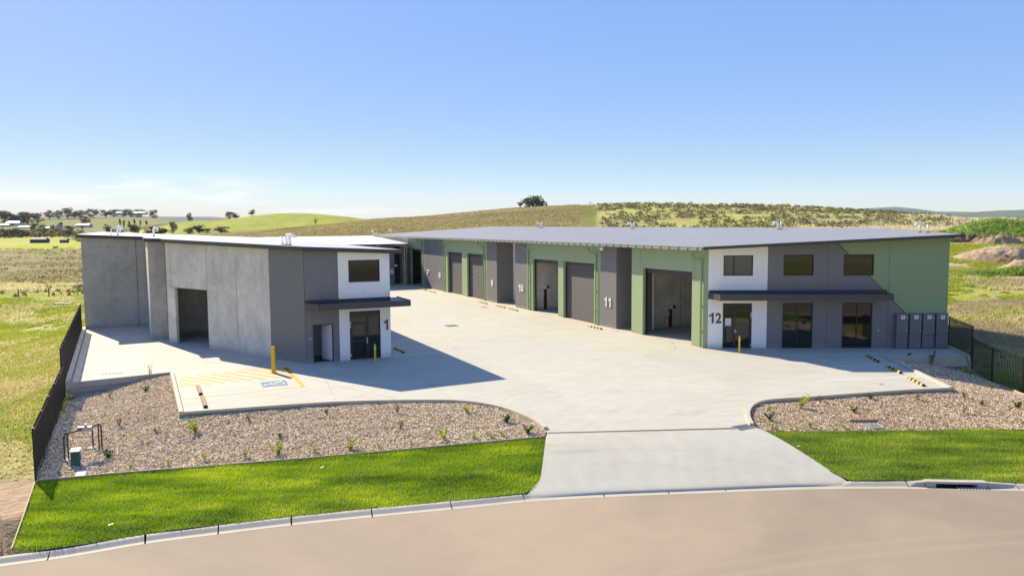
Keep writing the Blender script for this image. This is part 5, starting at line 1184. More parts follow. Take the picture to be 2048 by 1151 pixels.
# ------------------------------------------------------------------ fences
def fence_run(name, label, pts, H_, cat='fence', rake=True, group=None, pick=.115, post_over=.06, zoff=.06):
    """pts: fence line points with ground height; a post at every point"""
    A = pts[0]; t = wthing(name, tuple(A), label, cat, group)
    pm = MB().box(-.032, .032, -.032, .032, 0, H_+post_over); pm.box(-.038, .038, -.038, .038, H_+post_over, H_+post_over+.02); pme = pm.mesh('post', M['fence'])
    km = MB(); km.box(-.0105, .0105, -.0105, .0105, 0, H_-.1); km.add([(-.008, -.008, H_-.1), (.008, -.008, H_-.1), (.008, .008, H_-.1), (-.008, .008, H_-.1), (0, 0, H_-.05)], [(0, 1, 4), (1, 2, 4), (2, 3, 4), (3, 0, 4)]); kme = km.mesh('picket', M['fence'])
    for p in pts:
        o = bpy.data.objects.new('post', pme); COL.objects.link(o); o.parent = t; o.location = Vector(p)-Vector(A)-Vector((0, 0, .12)); d_ = Vector(pts[-1])-Vector(pts[0]); o.rotation_euler.z = math.atan2(d_.y, d_.x)
    for a, c in zip(pts[:-1], pts[1:]):
        a, c = Vector(a), Vector(c); L = (c-a).length; d = (c-a).normalized(); n = max(2, int(L/pick))
        for h in (.17, H_-.22): MB().bar(a+Vector((0, 0, h+zoff)), c+Vector((0, 0, h+zoff)), .035, .035).build('rail', M['fence'], t)
        for k in range(1, n):
            o = bpy.data.objects.new('picket', kme); COL.objects.link(o); o.parent = t; o.location = a+d*L*k/n-Vector(A)+Vector((0, 0, zoff)); o.rotation_euler.z = math.atan2(d.y, d.x)
    return t
def zlift(p, z): return Vector((p[0], p[1], z))
a, c = G(72, 966, -.68), G(131, 802, -.66)
lowp = [a.lerp(c, k/5) for k in range(6)]
fence_run('picket_fence', 'lower left run of black picket fence beside the bark bed and lawn corner', lowp, 1.84, group='black security fences')
a, c = G(129, 776, -.0)+Vector((-.1, 0, 0)), G(170.5, 661, -.0)+Vector((-.25, 0, 0))
a.z = c.z = -.05
fence_run('picket_fence', 'upper left run of black picket fence along the yard kerb up to the concrete wall', [a.lerp(c, k/9) for k in range(10)], 2.0, group='black security fences')
a, c = G(1894.5, 694, -.02), Vector((*G(1943, 716, -.02).xy, -.08)); a.z = -.02
fence_run('picket_fence', 'short upper panel of black picket fence against the sage green end wall', [a+Vector((.12, .1, 0)), c+Vector((.12, .2, 0))], 1.86, group='black security fences')
p2 = G(1943.5, 745, -.8); p3 = G(1983, 768, -.92); p4 = G(2044.5, 793, -1.05); p5 = p4+(p4-p3)*1.1
fence_run('picket_fence', 'lower right run of black picket fence stepping down behind the bark bed', [p2, p3, p4, p5], 1.95, group='black security fences')

# ------------------------------------------------------------------ bollards
def bollard(p, h, w, label, round_=True, strap=True):
    t = wthing('bollard', tuple(p), label, 'bollard', 'yellow safety bollards'); p = Vector(p)
    mb = MB()
    if round_: mb.tube([p+Vector((0, 0, .01)), p+Vector((0, 0, h-.02)), p+Vector((0, 0, h))], [w/2, w/2, w/2*.8], 16)
    else:
        mb.obox(p+Vector((0, 0, h/2)), (w/2, 0, 0), (0, w/2, 0), (0, 0, h/2-.004)); mb.obox(p+Vector((0, 0, h+.004)), (w/2*.86, 0, 0), (0, w/2*.86, 0), (0, 0, .008))
    mb.build('post', M['yellow'], t, smooth=False)
    bp = MB(); bp.box(p.x-w*.95, p.x+w*.95, p.y-w*.95, p.y+w*.95, p.z+.002, p.z+.014); b_ = bp.build('base_plate', M['yellow'], t)
    for sx in (-1, 1):
        for sy in (-1, 1): MB().tube([p+Vector((sx*w*.75, sy*w*.75, .012)), p+Vector((sx*w*.75, sy*w*.75, .03))], .012, 6).build('bolt', M['steel'], b_)
    if strap:
        mb = MB()
        if round_: mb.tube([p+Vector((0, 0, h*.72)), p+Vector((0, 0, h*.80))], w/2+.003, 16, cap=True)
        else: mb.obox(p+Vector((0, 0, h*.76)), (w/2+.003, 0, 0), (0, w/2+.003, 0), (0, 0, .04))
        mb.build('reflective_band', M['rubber_y'] if not round_ else M['wht'], t)
bollard(G(547.5, 745), 1.33, .17, 'tall square yellow bollard on the hatched area of the accessible bay', False, False)
bollard(G(750.5, 722.5), .97, .11, 'yellow bollard in shade before the glass door of unit 1')
bollard(G(1478.5, 705), .97, .11, 'yellow bollard standing before the glass door of unit 12')

# ------------------------------------------------------------------ wheel stops
def stop_proto():
    t = empty('wheel_stop', (0, 0, 0), 'x', 'wheel stop'); L, w, h = 1.65, .15, .10
    def prof(x0, x1, sh=0): 
        s = w/2; c = w/2*.55; return [(x0, -s, 0), (x1, -s, 0), (x1, s, 0), (x0, s, 0), (x0+sh, -c, h), (x1-(sh if x1 > L/2-.01 else 0), -c, h), (x1-(sh if x1 > L/2-.01 else 0), c, h), (x0+sh, c, h)]
    mb = MB(); mb.hexa([(-L/2, -w/2, 0), (L/2, -w/2, 0), (L/2, w/2, 0), (-L/2, w/2, 0), (-L/2+.07, -w*.27, h), (L/2-.07, -w*.27, h), (L/2-.07, w*.27, h), (-L/2+.07, w*.27, h)]); mb.build('rubber_body', M['rubber'], t, local=True)
    for k in range(4):
        x = -L/2+.22+k*.40; a, c = x-.07, x+.07; mb = MB(); e = .004
        mb.hexa([(a, -w/2-e, .012), (c, -w/2-e, .012), (c, w/2+e, .012), (a, w/2+e, .012), (a, -w*.27-e, h+e), (c, -w*.27-e, h+e), (c, w*.27+e, h+e), (a, w*.27+e, h+e)]); mb.build('yellow_reflector', M['rubber_y'], t, local=True)
    return t
sp = stop_proto(); first = True
STOPS = [((1733.5, 711.5), (1757.5, 724.5), 'black and yellow wheel stop in shade, nearest the unit 12 windows'), ((1774, 732.5), (1803, 747.5), 'black and yellow wheel stop half shaded, middle of the three on the right'),
         ((1818, 756), (1849, 773), 'black and yellow wheel stop in sun at the right front corner of the yard'), ((788, 696.5), (808, 706), 'black wheel stop in the shadow beside unit 1'),
         ((1177.5, 653), (1204, 658.8), 'black and yellow wheel stop in front of the grey pier numbered 11'), ((957.5, 604), (974.5, 608), 'black and yellow wheel stop by the downpipe left of the pier numbered 9'),
         ((992, 611.5), (1010.5, 616), 'black and yellow wheel stop before the recess between piers 9 and 10'), ((1016.5, 617.2), (1036, 622), 'black and yellow wheel stop at the foot of the pier numbered 10'),
         ((843, 578.5), (855, 581.5), 'farthest black and yellow wheel stop, below the number 7'), ((858.5, 582.5), (871.5, 585.5), 'black and yellow wheel stop just left of the pier numbered 8')]
for (a, c, lab) in STOPS:
    o = sp if first else copy_tree(sp); first = False; A, C = G(*a), G(*c); o.location = (A+C)/2+Vector((0, 0, .003)); o.rotation_euler.z = math.atan2(C.y-A.y, C.x-A.x); sc_ = min(1.25, max(.9, (C-A).length/1.65)); o.scale = (sc_, 1, 1); o['label'] = lab; o['group'] = 'black and yellow wheel stops'
for a, c, lab in (((396, 772.5), (402, 790), 'tan wheel stop with dark end, nearer the yellow hatching'), ((404.5, 794), (411.5, 815.5), 'tan wheel stop with dark end, nearer the bark bed')):
    A, C = G(*a), G(*c); d = (C-A).normalized(); s_ = Vector((-d.y, d.x, 0)); t = wthing('wheel_stop', tuple((A+C)/2), lab, 'wheel stop', 'tan wheel stops'); h = .11; w = .09
    def hx(p, q_, ws=w, top=.6, z1=h, e=0): return [p-s_*ws, q_-s_*ws, q_+s_*ws, p+s_*ws, p-s_*ws*top+Vector((0, 0, z1))+d*e, q_-s_*ws*top+Vector((0, 0, z1))-d*e, q_+s_*ws*top+Vector((0, 0, z1))-d*e, p+s_*ws*top+Vector((0, 0, z1))+d*e]
    def fix(L_): return [L_[i] for i in (3, 2, 1, 0, 7, 6, 5, 4)]
    z3 = Vector((0, 0, .003)); MB().hexa(hx(A+z3, C+z3, e=.06)).build('concrete_body', M['tan'], t); MB().hexa([p+z3*.5+d*.012 for p in hx(C-d*.11+z3, C+z3, w+.003, .6, h+.002, .05)]).build('rubber_end', M['rubber'], t)

# ------------------------------------------------------------------ meter cabinets along the right end of the front wall
CAB = [((1783, 624.5, 1811.5, 668), (1785, 669, 1811, 696), 'leftmost'), ((1814.5, 625, 1837.5, 668), (1812, 669, 1836, 696), 'second from left'), ((1841, 625, 1864, 668), (1838.5, 669, 1862, 696), 'third from left'), ((1867.5, 625, 1892, 668), (1864.5, 669, 1886, 696), 'rightmost')]
lefts = [w6.uz(x, 660)[0] for x in (1787.5, 1814, 1840, 1866.5)]; wid = w6.uz(1811, 660)[0]-w6.uz(1787.5, 660)[0]; zt_c = w6.uz(1800, 626)[1]; zm_c = w6.uz(1800, 667.5)[1]
ordn = ('leftmost', 'second from left', 'third from left', 'rightmost')
for k, u in enumerate(lefts):
    t = wthing('meter_cabinet', tuple(w6.P(u, 0, .2)), 'charcoal electrical cabinet on the front wall of unit 12, '+ordn[k]+' of four', 'electrical cabinet', 'meter cabinets on the street wall')
    mb = MB(); w6.slab(mb, u, u+wid, 0, zt_c, None, .005, .30); mb.build('cabinet_body', M['box'], t)
    mb = MB(); w6.slab(mb, u+.015, u+wid-.015, zm_c+.01, zt_c-.02, None, .302, .34); dr = mb.build('cabinet_door', M['box'], t)
    mb = MB(); w6.slab(mb, u+.02, u+wid-.02, .04, zm_c-.03, None, .302, .312); mb.build('lower_panel', M['box'], t)
    mb = MB(); w6.slab(mb, u+wid*.36, u+wid*.70, zt_c-.30, zt_c-.08, None, .341, .346); la = mb.build('notice_label', M['wht'], dr)
    mb = MB(); w6.slab(mb, u+wid*.42, u+wid*.63, zt_c-.14, zt_c-.12, None, .346, .3475); w6.slab(mb, u+wid*.44, u+wid*.61, zt_c-.175, zt_c-.16, None, .346, .3475); w6.slab(mb, u+wid*.42, u+wid*.63, zt_c-.225, zt_c-.21, None, .346, .3475); o_ = mb.build('label_print', M['num_d'], dr)
    for zz in (zt_c-.24, zm_c+.24):
        mb = MB(); mb.obox(w6.P(u+wid*.90, zz, .355), (.014, 0, 0), (0, .014, 0), (0, 0, .05)); mb.obox(w6.P(u+wid*.87, zz+.03, .36), (.035, 0, 0), (0, .012, 0), (0, 0, .012)); mb.build('handle', M['steel'], dr)

# ------------------------------------------------------------------ water meter assembly, pillar and pit lids in the left bed
g1, g2 = Gs(129.5, 920), Gs(204, 903); t = wthing('water_meter_frame', tuple(g1), 'brown metal pipe frame with a meter, standing in the left bark bed', 'water meter')
hT = .95; a1 = Gs(130, 923); a2 = Gs(137.5, 921); b1 = Gs(199, 901); b2 = Gs(204.5, 899.5)
Zt = lambda p, h: Vector((p.x, p.y, p.z+h))
MB().tube([Zt(a1, -.05), Zt(a1, hT-.1), Zt(a1, hT).lerp(Zt(b2, hT), .03), Zt(a1, hT).lerp(Zt(b2, hT), .97), Zt(b2, hT-.1), Zt(b2, -.05), Zt(b2, -.02)+Vector((.25, -.25, 0))], .028, 8).build('main_pipe', M['bronze'], t)
for p in (a2, b1): MB().tube([Zt(p, -.05), Zt(p, hT+.06)], .025, 8).build('support_post', M['bronze'], t)
mid = Zt(a1, hT).lerp(Zt(b2, hT), .56); MB().obox(mid, (.22, .04, 0), (-.02, .09, 0), (0, 0, .075)).build('meter_body', M['steel'], t); MB().tube([mid+Vector((.03, 0, .08)), mid+Vector((.03, 0, .16))], .05, 10).build('meter_dial', M['pit'], t)
c3 = Gs(186.5, 896.5); MB().tube([Zt(c3, 0), Zt(c3, hT-.16)], .025, 8).build('support_post', M['bronze'], t)
for p in (c3, a2): MB().tube([Zt(p, -.02), Zt(p, .05), Zt(p, .07)], [.19, .18, .12], 12).build('concrete_footing', M['wallc'], t)
MB().tube([Zt(c3, .03), Zt(b1, .02), Zt(b2, .0)+Vector((.35, -.3, 0))], .025, 8).build('branch_pipe', M['bronze'], t)
p = Gs(152.5, 932); t = wthing('service_pillar', tuple(p), 'small dark green service pillar with white sloped lid beside the pipe frame', 'utility pillar')
ax = Vector((.95, .3, 0)).normalized(); ay = Vector((-ax.y, ax.x, 0)); wd, dp, hh = .15, .12, .52
MB().hexa([p-ax*wd-ay*dp*1.1, p+ax*wd-ay*dp*1.1, p+ax*wd+ay*dp, p-ax*wd+ay*dp]+[q_+Vector((0, 0, hh)) for q_ in (p-ax*wd*.85-ay*dp*.8, p+ax*wd*.85-ay*dp*.8, p+ax*wd*.85+ay*dp, p-ax*wd*.85+ay*dp)]).build('pillar_body', M['teal'], t)
top = [p+s1*ax*wd*.95+s2*ay*dp*1.05+Vector((0, 0, hh+.003+(.06 if s2 > 0 else 0))) for s1, s2 in ((-1, -1), (1, -1), (1, 1), (-1, 1))]
ld = MB().hexa(top+[q_+Vector((0, 0, .03)) for q_ in top]).build('pillar_lid', M['wht'], t); MB().obox((top[0]+top[2])/2+Vector((0, 0, .033)), ax*.015, ay*.05, (0, 0, .006)).build('lid_catch', M['rubber'], ld)
MB().hexa([p-ax*wd*1.15-ay*.06, p-ax*wd*.98-ay*.06, p-ax*wd*.98+ay*.06, p-ax*wd*1.15+ay*.06]+[q_+Vector((0, 0, .22)) for q_ in (p-ax*wd*1.12-ay*.06, p-ax*wd*.96-ay*.06, p-ax*wd*.96+ay*.06, p-ax*wd*1.12+ay*.06)]).build('side_flange', M['wht'], t)
MB().hexa([p+ax*wd*.98-ay*.06, p+ax*wd*1.15-ay*.06, p+ax*wd*1.15+ay*.06, p+ax*wd*.98+ay*.06]+[q_+Vector((0, 0, .22)) for q_ in (p+ax*wd*.96-ay*.06, p+ax*wd*1.12-ay*.06, p+ax*wd*1.12+ay*.06, p+ax*wd*.96+ay*.06)]).build('side_flange', M['wht'], t)
def lid(quad_px, name, label, cat, lift=.06, grated=False):
    qd = [Gs(*q_) for q_ in quad_px]; c0 = sum(qd, Vector())/4; t = wthing(name, tuple(c0), label, cat); zz = max(q_.z for q_ in qd)+lift
    top = [Vector((q_.x, q_.y, zz)) for q_ in qd]; fr = MB()
    cc = sum(top, Vector())/4; inn = [cc+(q_-cc)*.86 for q_ in top]
    for i in range(4):
        j = (i+1) % 4; dn = Vector((0, 0, .25)); P8 = [top[i]-dn, top[j]-dn, inn[j]-dn, inn[i]-dn, top[i], top[j], inn[j], inn[i]]; fr.hexa(P8)
    fr.build('frame', M['kerb'] if grated else M['pit'], t)
    if not grated: mb = MB(); mb.add([q_+Vector((0, 0, -.005)) for q_ in inn], [(0, 1, 2, 3)]); mb.build('lid', M['pit'], t)
    else:
        mb = MB(); mb.add([q_-Vector((0, 0, .2)) for q_ in inn], [(0, 1, 2, 3)]); mb.build('sump', M['rubber'], t)
        bars_ = MB(); bm_ = MB(); nb_ = 18
        for k in range(nb_+1): a, c = inn[0].lerp(inn[1], k/nb_), inn[3].lerp(inn[2], k/nb_); bars_.bar(a-Vector((0, 0, .015)), c-Vector((0, 0, .015)), .012, .03)
        for k in range(6): a, c = inn[0].lerp(inn[3], k/5), inn[1].lerp(inn[2], k/5); bars_.bar(a-Vector((0, 0, .014)), c-Vector((0, 0, .014)), .01, .02)
        bars_.build('grating', M['steel'], t)
    return t
lid([(150, 954.5), (169.5, 953.5), (173, 941), (156, 942.5)], 'pit_lid', 'flat pale pit lid lying in front of the dark green service pillar', 'pit lid', .05)
lid([(1719, 858.5), (1769.5, 858), (1756, 848.5), (1706, 848.5)], 'grated_pit', 'large grated stormwater pit in the right bark bed at the lawn edge', 'drain', .03, True)
A_, B_ = Gs(1701, 846.5), Gs(1758, 846); MB_ = MB(); MB_.bar(A_+Vector((0, .1, .03)), B_+Vector((0, .1, .03)), .04, .2); o = MB_.build('edging_board', M['tan']); tag(o, 'short dark board behind the grated pit in the right bark bed', 'garden edging')
p = Gs(1817, 722); t = wthing('garden_light', tuple(p), 'short black post with angled head at the shaded corner of the right bed', 'garden light'); MB().tube([p, p+Vector((0, 0, .42))], .035, 10).build('post', M['black'], t); MB().obox(p+Vector((.06, 0, .42)), (.1, 0, .01), (0, .045, 0), (0, 0, .03)).build('lamp_head', M['black'], t)
q_ = [Gs(1842, 713.5), Gs(1862, 717), Gs(1858, 713), Gs(1845, 711.5)]
p = Gs(1850, 715); mb = MB(); mb.box(p.x-.3, p.x+.3, p.y-.12, p.y+.12, p.z, p.z+.06); tag(mb.build('pit_lid', M['wallc']), 'small concrete lid in the shaded corner of the right bed', 'pit lid')
# pale drain line and stones by the right fence
for k, (px, py, r_) in enumerate(((1937, 744, .12), (1944, 747, .1), (1941, 739.5, .09), (1950, 749.5, .11), (1947, 743, .08), (1935, 749, .07))):
    p = Gs(px, py); bm = bmesh.new(); bmesh.ops.create_icosphere(bm, subdivisions=1, radius=r_)
    for v in bm.verts: v.co = Vector((v.co.x*1.4, v.co.y, v.co.z*.6))*random.uniform(.8, 1.15)+p+Vector((0, 0, .03))
    me = bpy.data.meshes.new('stone'); bm.to_mesh(me); bm.free(); me.materials.append(M['pit']); o = link('stone', me)
    tag(o, 'pale stone in the little pile at the foot of the stepped retaining wall', 'stone', 'pale stones by the right fence')
for px, py, lab in ((222, 1052, 'pale scrap of litter lying on the left lawn'), (644, 937, 'tiny white scrap near the top of the left lawn'), (1597, 895, 'small white scrap on the right lawn near the driveway')):
    p = Gs(px, py); mb = MB(); mb.obox(p+Vector((0, 0, .06)), (.05, .035, .01), (-.012, .018, 0), (0, 0, .004)); tag(mb.build('litter', M['wht']), lab, 'litter')

# ------------------------------------------------------------------ bed plants
def leafy(seed, n, h, spread, lw, ll, cols, stem=True, up=.5):
    rg = np.random.default_rng(seed); V = []; Fc = []; C = []; S_ = MB(); cols = [np.array(c) for c in cols]
    ns = 5 if spread > .12 else 2
    tips = [(rg.uniform(0, 2*np.pi), rg.uniform(.3, 1)*spread, rg.uniform(.7, 1)*h) for _ in range(ns)]
    for a, r_, hh in tips: S_.tube([(0, 0, 0), (math.cos(a)*r_*.4, math.sin(a)*r_*.4, hh*.5), (math.cos(a)*r_, math.sin(a)*r_, hh)], [.008, .006, .003], 4)
    for i in range(n):
        a, r_, hh = tips[rg.integers(ns)]; t = rg.uniform(.12, 1)**.8; p = np.array([math.cos(a)*r_*t**1.3, math.sin(a)*r_*t**1.3, hh*t])
        b_ = rg.uniform(0, 2*np.pi); e = rg.uniform(-.2, 1.0)*up*2; d = np.array([math.cos(b_)*math.cos(e), math.sin(b_)*math.cos(e), math.sin(e)]); s = np.cross(d, [0, 0, 1]); s /= np.linalg.norm(s)+1e-6
        L = ll*rg.uniform(.6, 1.2); w_ = lw*rg.uniform(.7, 1.2); k = len(V); V += [p, p+d*L*.5+s*w_/2, p+d*L, p+d*L*.5-s*w_/2]; Fc.append((k, k+1, k+2, k+3)); c = cols[rg.integers(len(cols))]*rg.uniform(.8, 1.2); C += [c]*4
    return mesh_np('foliage', np.array(V), Fc, M['leaf'], 4, np.array(C)), S_.mesh('stem', M['bark'])
DG = [(.05, .11, .015), (.08, .16, .02), (.03, .06, .012)]; YG = [(.40, .44, .03), (.30, .40, .03), (.5, .5, .08)]; LGc = [(.22, .34, .02), (.34, .44, .03)]; BRc = [(.20, .16, .07), (.28, .22, .09), (.14, .13, .04)]; SV = [(.5, .55, .5), (.35, .42, .38)]
KIND = {
 'dark': (DG, 150, .28, .20, .045, .10), 'small_dark': (DG, 80, .2, .14, .035, .08), 'yellow': (YG, 170, .42, .38, .05, .12), 'lime': (LGc, 60, .22, .13, .02, .15), 'brown': (BRc, 80, .3, .15, .03, .1),
 'tall': ([(.14, .2, .05), (.2, .24, .07)], 70, .75, .10, .03, .12), 'tallyellow': ([(.36, .38, .06), (.26, .32, .05)], 140, .85, .2, .06, .12), 'silver': (SV, 50, .3, .22, .03, .1), 'faint': ([(.3, .34, .12)], 26, .16, .1, .02, .08)}
MESH = {}
for i, (k, (c, n, h, s, lw, ll)) in enumerate(KIND.items()): MESH[k] = [leafy(50+i*7+j, n, h, s, lw, ll, c) for j in range(2)]
WORD = {'dark': 'dark green shrub', 'small_dark': 'small dark green shrub', 'yellow': 'spreading yellow-green shrub', 'lime': 'small lime green tuft', 'brown': 'brownish tuft', 'tall': 'tall thin grey-green seedling', 'tallyellow': 'tall yellow-green sapling', 'silver': 'silvery leaved plant', 'faint': 'tiny faint green sprout'}
PL = [(301, 762, 'tall', 'against the sleeper wall cap'), (291.5, 783, 'dark', 'below the sleeper wall in the upper left bed'), (219.5, 796, 'brown', 'near the low wall in the left bed'), (320, 792, 'faint', 'just left of the accessible bay kerb'), (324.6, 815, 'faint', 'left of the accessible bay corner'),
 (239, 853, 'brown', 'in the middle of the left bed, right of the pipe frame'), (312, 866, 'small_dark', 'in the bed below the accessible bay corner'), (393, 866, 'yellow', 'brightest plant of the left bed below the accessible bay'), (498, 843, 'brown', 'close under the kerb below the access symbol'), (560.7, 877, 'small_dark', 'in mid bed right of the bright yellow shrub'),
 (490, 915, 'lime', 'near the lawn edge below the accessible bay'), (558, 911, 'yellow', 'low by the lawn, straight below the tall bollard'), (410, 922, 'lime', 'at the lawn edge below the bright yellow shrub'), (337, 930, 'lime', 'at the lawn edge, left of the pair below the bay'), (262, 938, 'lime', 'at the lawn edge right of the pit lid'),
 (217, 917, 'dark', 'beside the right foot of the pipe frame'), (366, 925, 'faint', 'at the lawn edge between two lime tufts'), (652, 828, 'small_dark', 'under the kerb at the left third of the long bed'), (673.5, 829, 'faint', 'beside the small dark shrub under the kerb'), (794, 826, 'brown', 'under the middle of the long kerb'),
 (801, 858, 'brown', 'mid bed, below the brown tuft by the kerb'), (934, 826, 'yellow', 'against the curved kerb near the driveway'), (1012, 846, 'dark', 'in the right end of the left bed, second from the driveway'), (1055, 868, 'dark', 'nearest the driveway in the left bed'), (889, 881, 'yellow', 'small, at the lawn edge below the curved kerb'),
 (948, 878, 'lime', 'at the lawn edge, third from the driveway'), (983, 877, 'lime', 'at the lawn edge, second from the driveway'), (1004, 875, 'lime', 'at the lawn edge, first from the driveway'), (758, 896, 'lime', 'at the lawn edge left of the middle of the bed'), (698, 901, 'yellow', 'low at the lawn edge, below the small dark shrub'),
 (631, 906, 'lime', 'at the lawn edge, far below the tall bollard'), (824, 890, 'faint', 'at the lawn edge in mid bed'), (1538, 822, 'lime', 'behind the curved kerb of the right bed, upper'), (1540, 841, 'dark', 'by the left end of the right bed'), (1545, 857, 'lime', 'at the left tip of the right bed by the lawn'),
 (1600, 816, 'yellow', 'thin, in the left part of the right bed'), (1640, 805, 'brown', 'under the kerb in the left part of the right bed'), (1741, 799, 'dark', 'under the long straight kerb of the right bed'), (1833, 798, 'brown', 'under the kerb left of the right yard corner'), (1707, 825, 'dark', 'above the grated pit in the right bed'),
 (1622, 856, 'lime', 'at the right lawn edge near the driveway'), (1688, 857, 'lime', 'immediately left of the grated pit'), (1813.5, 857, 'lime', 'right of the grated pit at the lawn edge'), (1895, 855, 'faint', 'at the right lawn edge, middle'), (1975, 856, 'faint', 'at the right lawn edge near the frame'),
 (1928, 797, 'brown', 'just below the right yard corner'), (1983, 779, 'brown', 'close to the right fence'), (2035, 817, 'dark', 'at the far right of the right bed'), (1927, 826, 'brown', 'in the middle of the right bed below the yard corner'), (1962.5, 811, 'small_dark', 'right of the yard corner in the right bed'),
 (1882, 751, 'faint', 'on the slope right of the third wheel stop'), (1863, 731, 'tallyellow', 'standing in the shaded notch by the footpath'), (1943, 749, 'silver', 'by the stones at the right fence foot'), (1900, 733, 'dark', 'in shade against the stepped retaining wall')]
for i, (px, py, k, where) in enumerate(PL):
    p = Gs(px, py); fm, sm2 = MESH[k][i % 2]; t = empty('garden_plant', p, (WORD[k]+' '+where), 'plant', 'new plants in the bark beds', random.uniform(0, 6.28)); s = random.uniform(.9, 1.25); t.scale = (s, s, s)
    for nm, me in (('foliage', fm), ('stem', sm2)): o = bpy.data.objects.new(nm, me); COL.objects.link(o); o.parent = t

# ------------------------------------------------------------------ rough grass and scrub on the land
def land_pts(n, px0, px1, D0, D1, seed, power=1.6):
    rg = np.random.default_rng(seed); u = rg.uniform(0, 1, n); D = D0*(D1/D0)**(u**(1/power)); px = rg.uniform(px0, px1, n); ph = np.arctan((px-1024)/FPX); x, y = np.sin(ph)*D, np.cos(ph)*D
    k = ~inside(SITE, x, y); return x[k], y[k], px[k], D[k]
def tufts(name, n, px0, px1, D0, D1, seed, cols, h, w, nb=5, grow=.0035, lean=.8, thr=None, ns=6, power=1.6):
    x, y, px, D = land_pts(n, px0, px1, D0, D1, seed, power)
    if thr is not None: k = fbm(x, y, ns, 4, seed+50) > thr; x, y, D = x[k], y[k], D[k]
    z = ground_z_np(x, y); hsn = 1+D*grow/h*.5
    return blades(name, None, 0, h, w, cols, None, lean=lean, seed=seed, nb=nb, xyz=(x, y, z), hscale=hsn, m='tuss')
gG = [(.22, .28, .03), (.33, .38, .05), (.50, .49, .12)]; gS = [(.55, .47, .22), (.66, .58, .32), (.42, .40, .14)]; gB = [(.24, .21, .10), (.34, .29, .15), (.46, .39, .21)]; gD = [(.13, .14, .05), (.19, .19, .07), (.26, .23, .1)]
tufts('paddock_grass', 26000, -80, 185, 29.5, 130, 101, gG, .09, .03, 4, lean=1.2, thr=.40, ns=5)
tufts('paddock_grass', 9000, -80, 160, 29.5, 75, 112, [(.45, .42, .14), (.58, .5, .24), (.34, .36, .08)], .07, .03, 4, lean=1.4)
tufts('paddock_grass', 9000, -60, 185, 60, 170, 102, gS, .14, .05, 5, thr=.52, ns=7)
tufts('paddock_scrub', 3800, -80, 240, 170, 560, 103, gB, .28, .16, 6, grow=.0015, thr=.50, ns=16, power=1)
tufts('paddock_scrub', 700, -80, 240, 130, 520, 104, gD, .42, .3, 9, grow=.002, thr=.54, ns=22, power=1)
tufts('hill_grass', 22000, 400, 1160, 180, 410, 105, [(.26, .21, .11), (.36, .30, .15), (.50, .42, .21)], .30, .14, 5, grow=.0012, power=1.0)
tufts('hill_grass', 9000, 500, 1150, 180, 405, 106, [(.20, .23, .07), (.34, .32, .12)], .35, .2, 6, grow=.0012, thr=.50, ns=20, power=1)
tufts('paddock_grass', 26000, 1880, 2140, 41, 130, 107, gG, .10, .035, 4, lean=1.2, thr=.40, ns=5, power=1.2)
tufts('paddock_grass', 7000, 1870, 2150, 48, 92, 108, gS, .16, .05, 6, thr=.55, ns=6, power=1.2)
tufts('hill_grass', 9000, 1560, 2160, 165, 290, 109, [(.6, .52, .32), (.7, .62, .4), (.45, .4, .2)], .35, .14, 5, grow=.001, thr=.42, ns=18, power=1)
def straw_heap(px, D, r_, seed, label):      # flattened dead thistle and hay
    c = at(px, D); rg = np.random.default_rng(seed); n = int(240*r_); a = rg.uniform(0, 6.28, n); q_ = np.sqrt(rg.uniform(0, 1, n))*r_; x = c.x+np.cos(a)*q_*1.7; y = c.y+np.sin(a)*q_; z = ground_z_np(x, y)
    return blades('dry_weeds', None, 0, .32, .06, [(.46, .38, .26), (.36, .27, .17), (.6, .52, .38)], None, lean=1.8, seed=seed, nb=6, xyz=(x, y, z), m='tuss')
for i, (px, D, r_) in enumerate(((1975, 60, 2.2), (2020, 59, 2.6), (1950, 63, 1.8), (2048, 57, 2), (1995, 74, 2), (2035, 88, 2.4), (1935, 70, 1.0))): straw_heap(px, D, r_, 130+i, '')

# scrub bushes on the hill behind the right building
def bush_mesh(name, seed, n, cols, r_=1.0, hz=.8):
    rg = np.random.default_rng(seed); V = []; Fc = []; C = []
    for i in range(n):
        d = rg.normal(0, 1, 3); d /= np.linalg.norm(d); q_ = d*r_*rg.uniform(.45, 1)**.6*np.array([1, 1, hz]); q_[2] = abs(q_[2])*1.1; e = rg.normal(0, 1, 3); e /= np.linalg.norm(e); s = np.cross(e, d); s /= np.linalg.norm(s)+1e-6
        L = r_*rg.uniform(.16, .34); k = len(V); V += [q_-e*L, q_+s*L*.7, q_+e*L, q_-s*L*.7]; Fc.append((k, k+1, k+2, k+3)); C += [np.array(cols[rg.integers(len(cols))])*rg.uniform(.8, 1.15)]*4
    return np.array(V), np.array(Fc), np.array(C)
def scrub(name, n, px0, px1, D0, D1, seed, size, cols, thr=.45, ns=25, leaves=22):
    x, y, px, D = land_pts(n, px0, px1, D0, D1, seed, 1.0); k = fbm(x, y, ns, 3, seed+9) > thr; x, y = x[k], y[k]; z = ground_z_np(x, y); rg = np.random.default_rng(seed); protos = [bush_mesh('b', seed+i, leaves, cols) for i in range(5)]
    VV, FF, CC = [], [], []; b_ = 0
    for i in range(len(x)):
        v, f, c = protos[i % 5]; s = size*rg.uniform(.5, 1.5); a = rg.uniform(0, 6.28); R2 = np.array([[math.cos(a), -math.sin(a), 0], [math.sin(a), math.cos(a), 0], [0, 0, 1]]); VV.append((v@R2.T)*s+[x[i], y[i], z[i]-.1]); FF.append(f+b_); CC.append(c*rg.uniform(.7, 1.3)); b_ += len(v)
    return tag(link(name, mesh_np(name, np.concatenate(VV), np.concatenate(FF), M['leaf'], 4, np.concatenate(CC))), kind='stuff')
SCc = [(.17, .165, .07), (.24, .21, .10), (.12, .13, .05), (.32, .27, .13)]
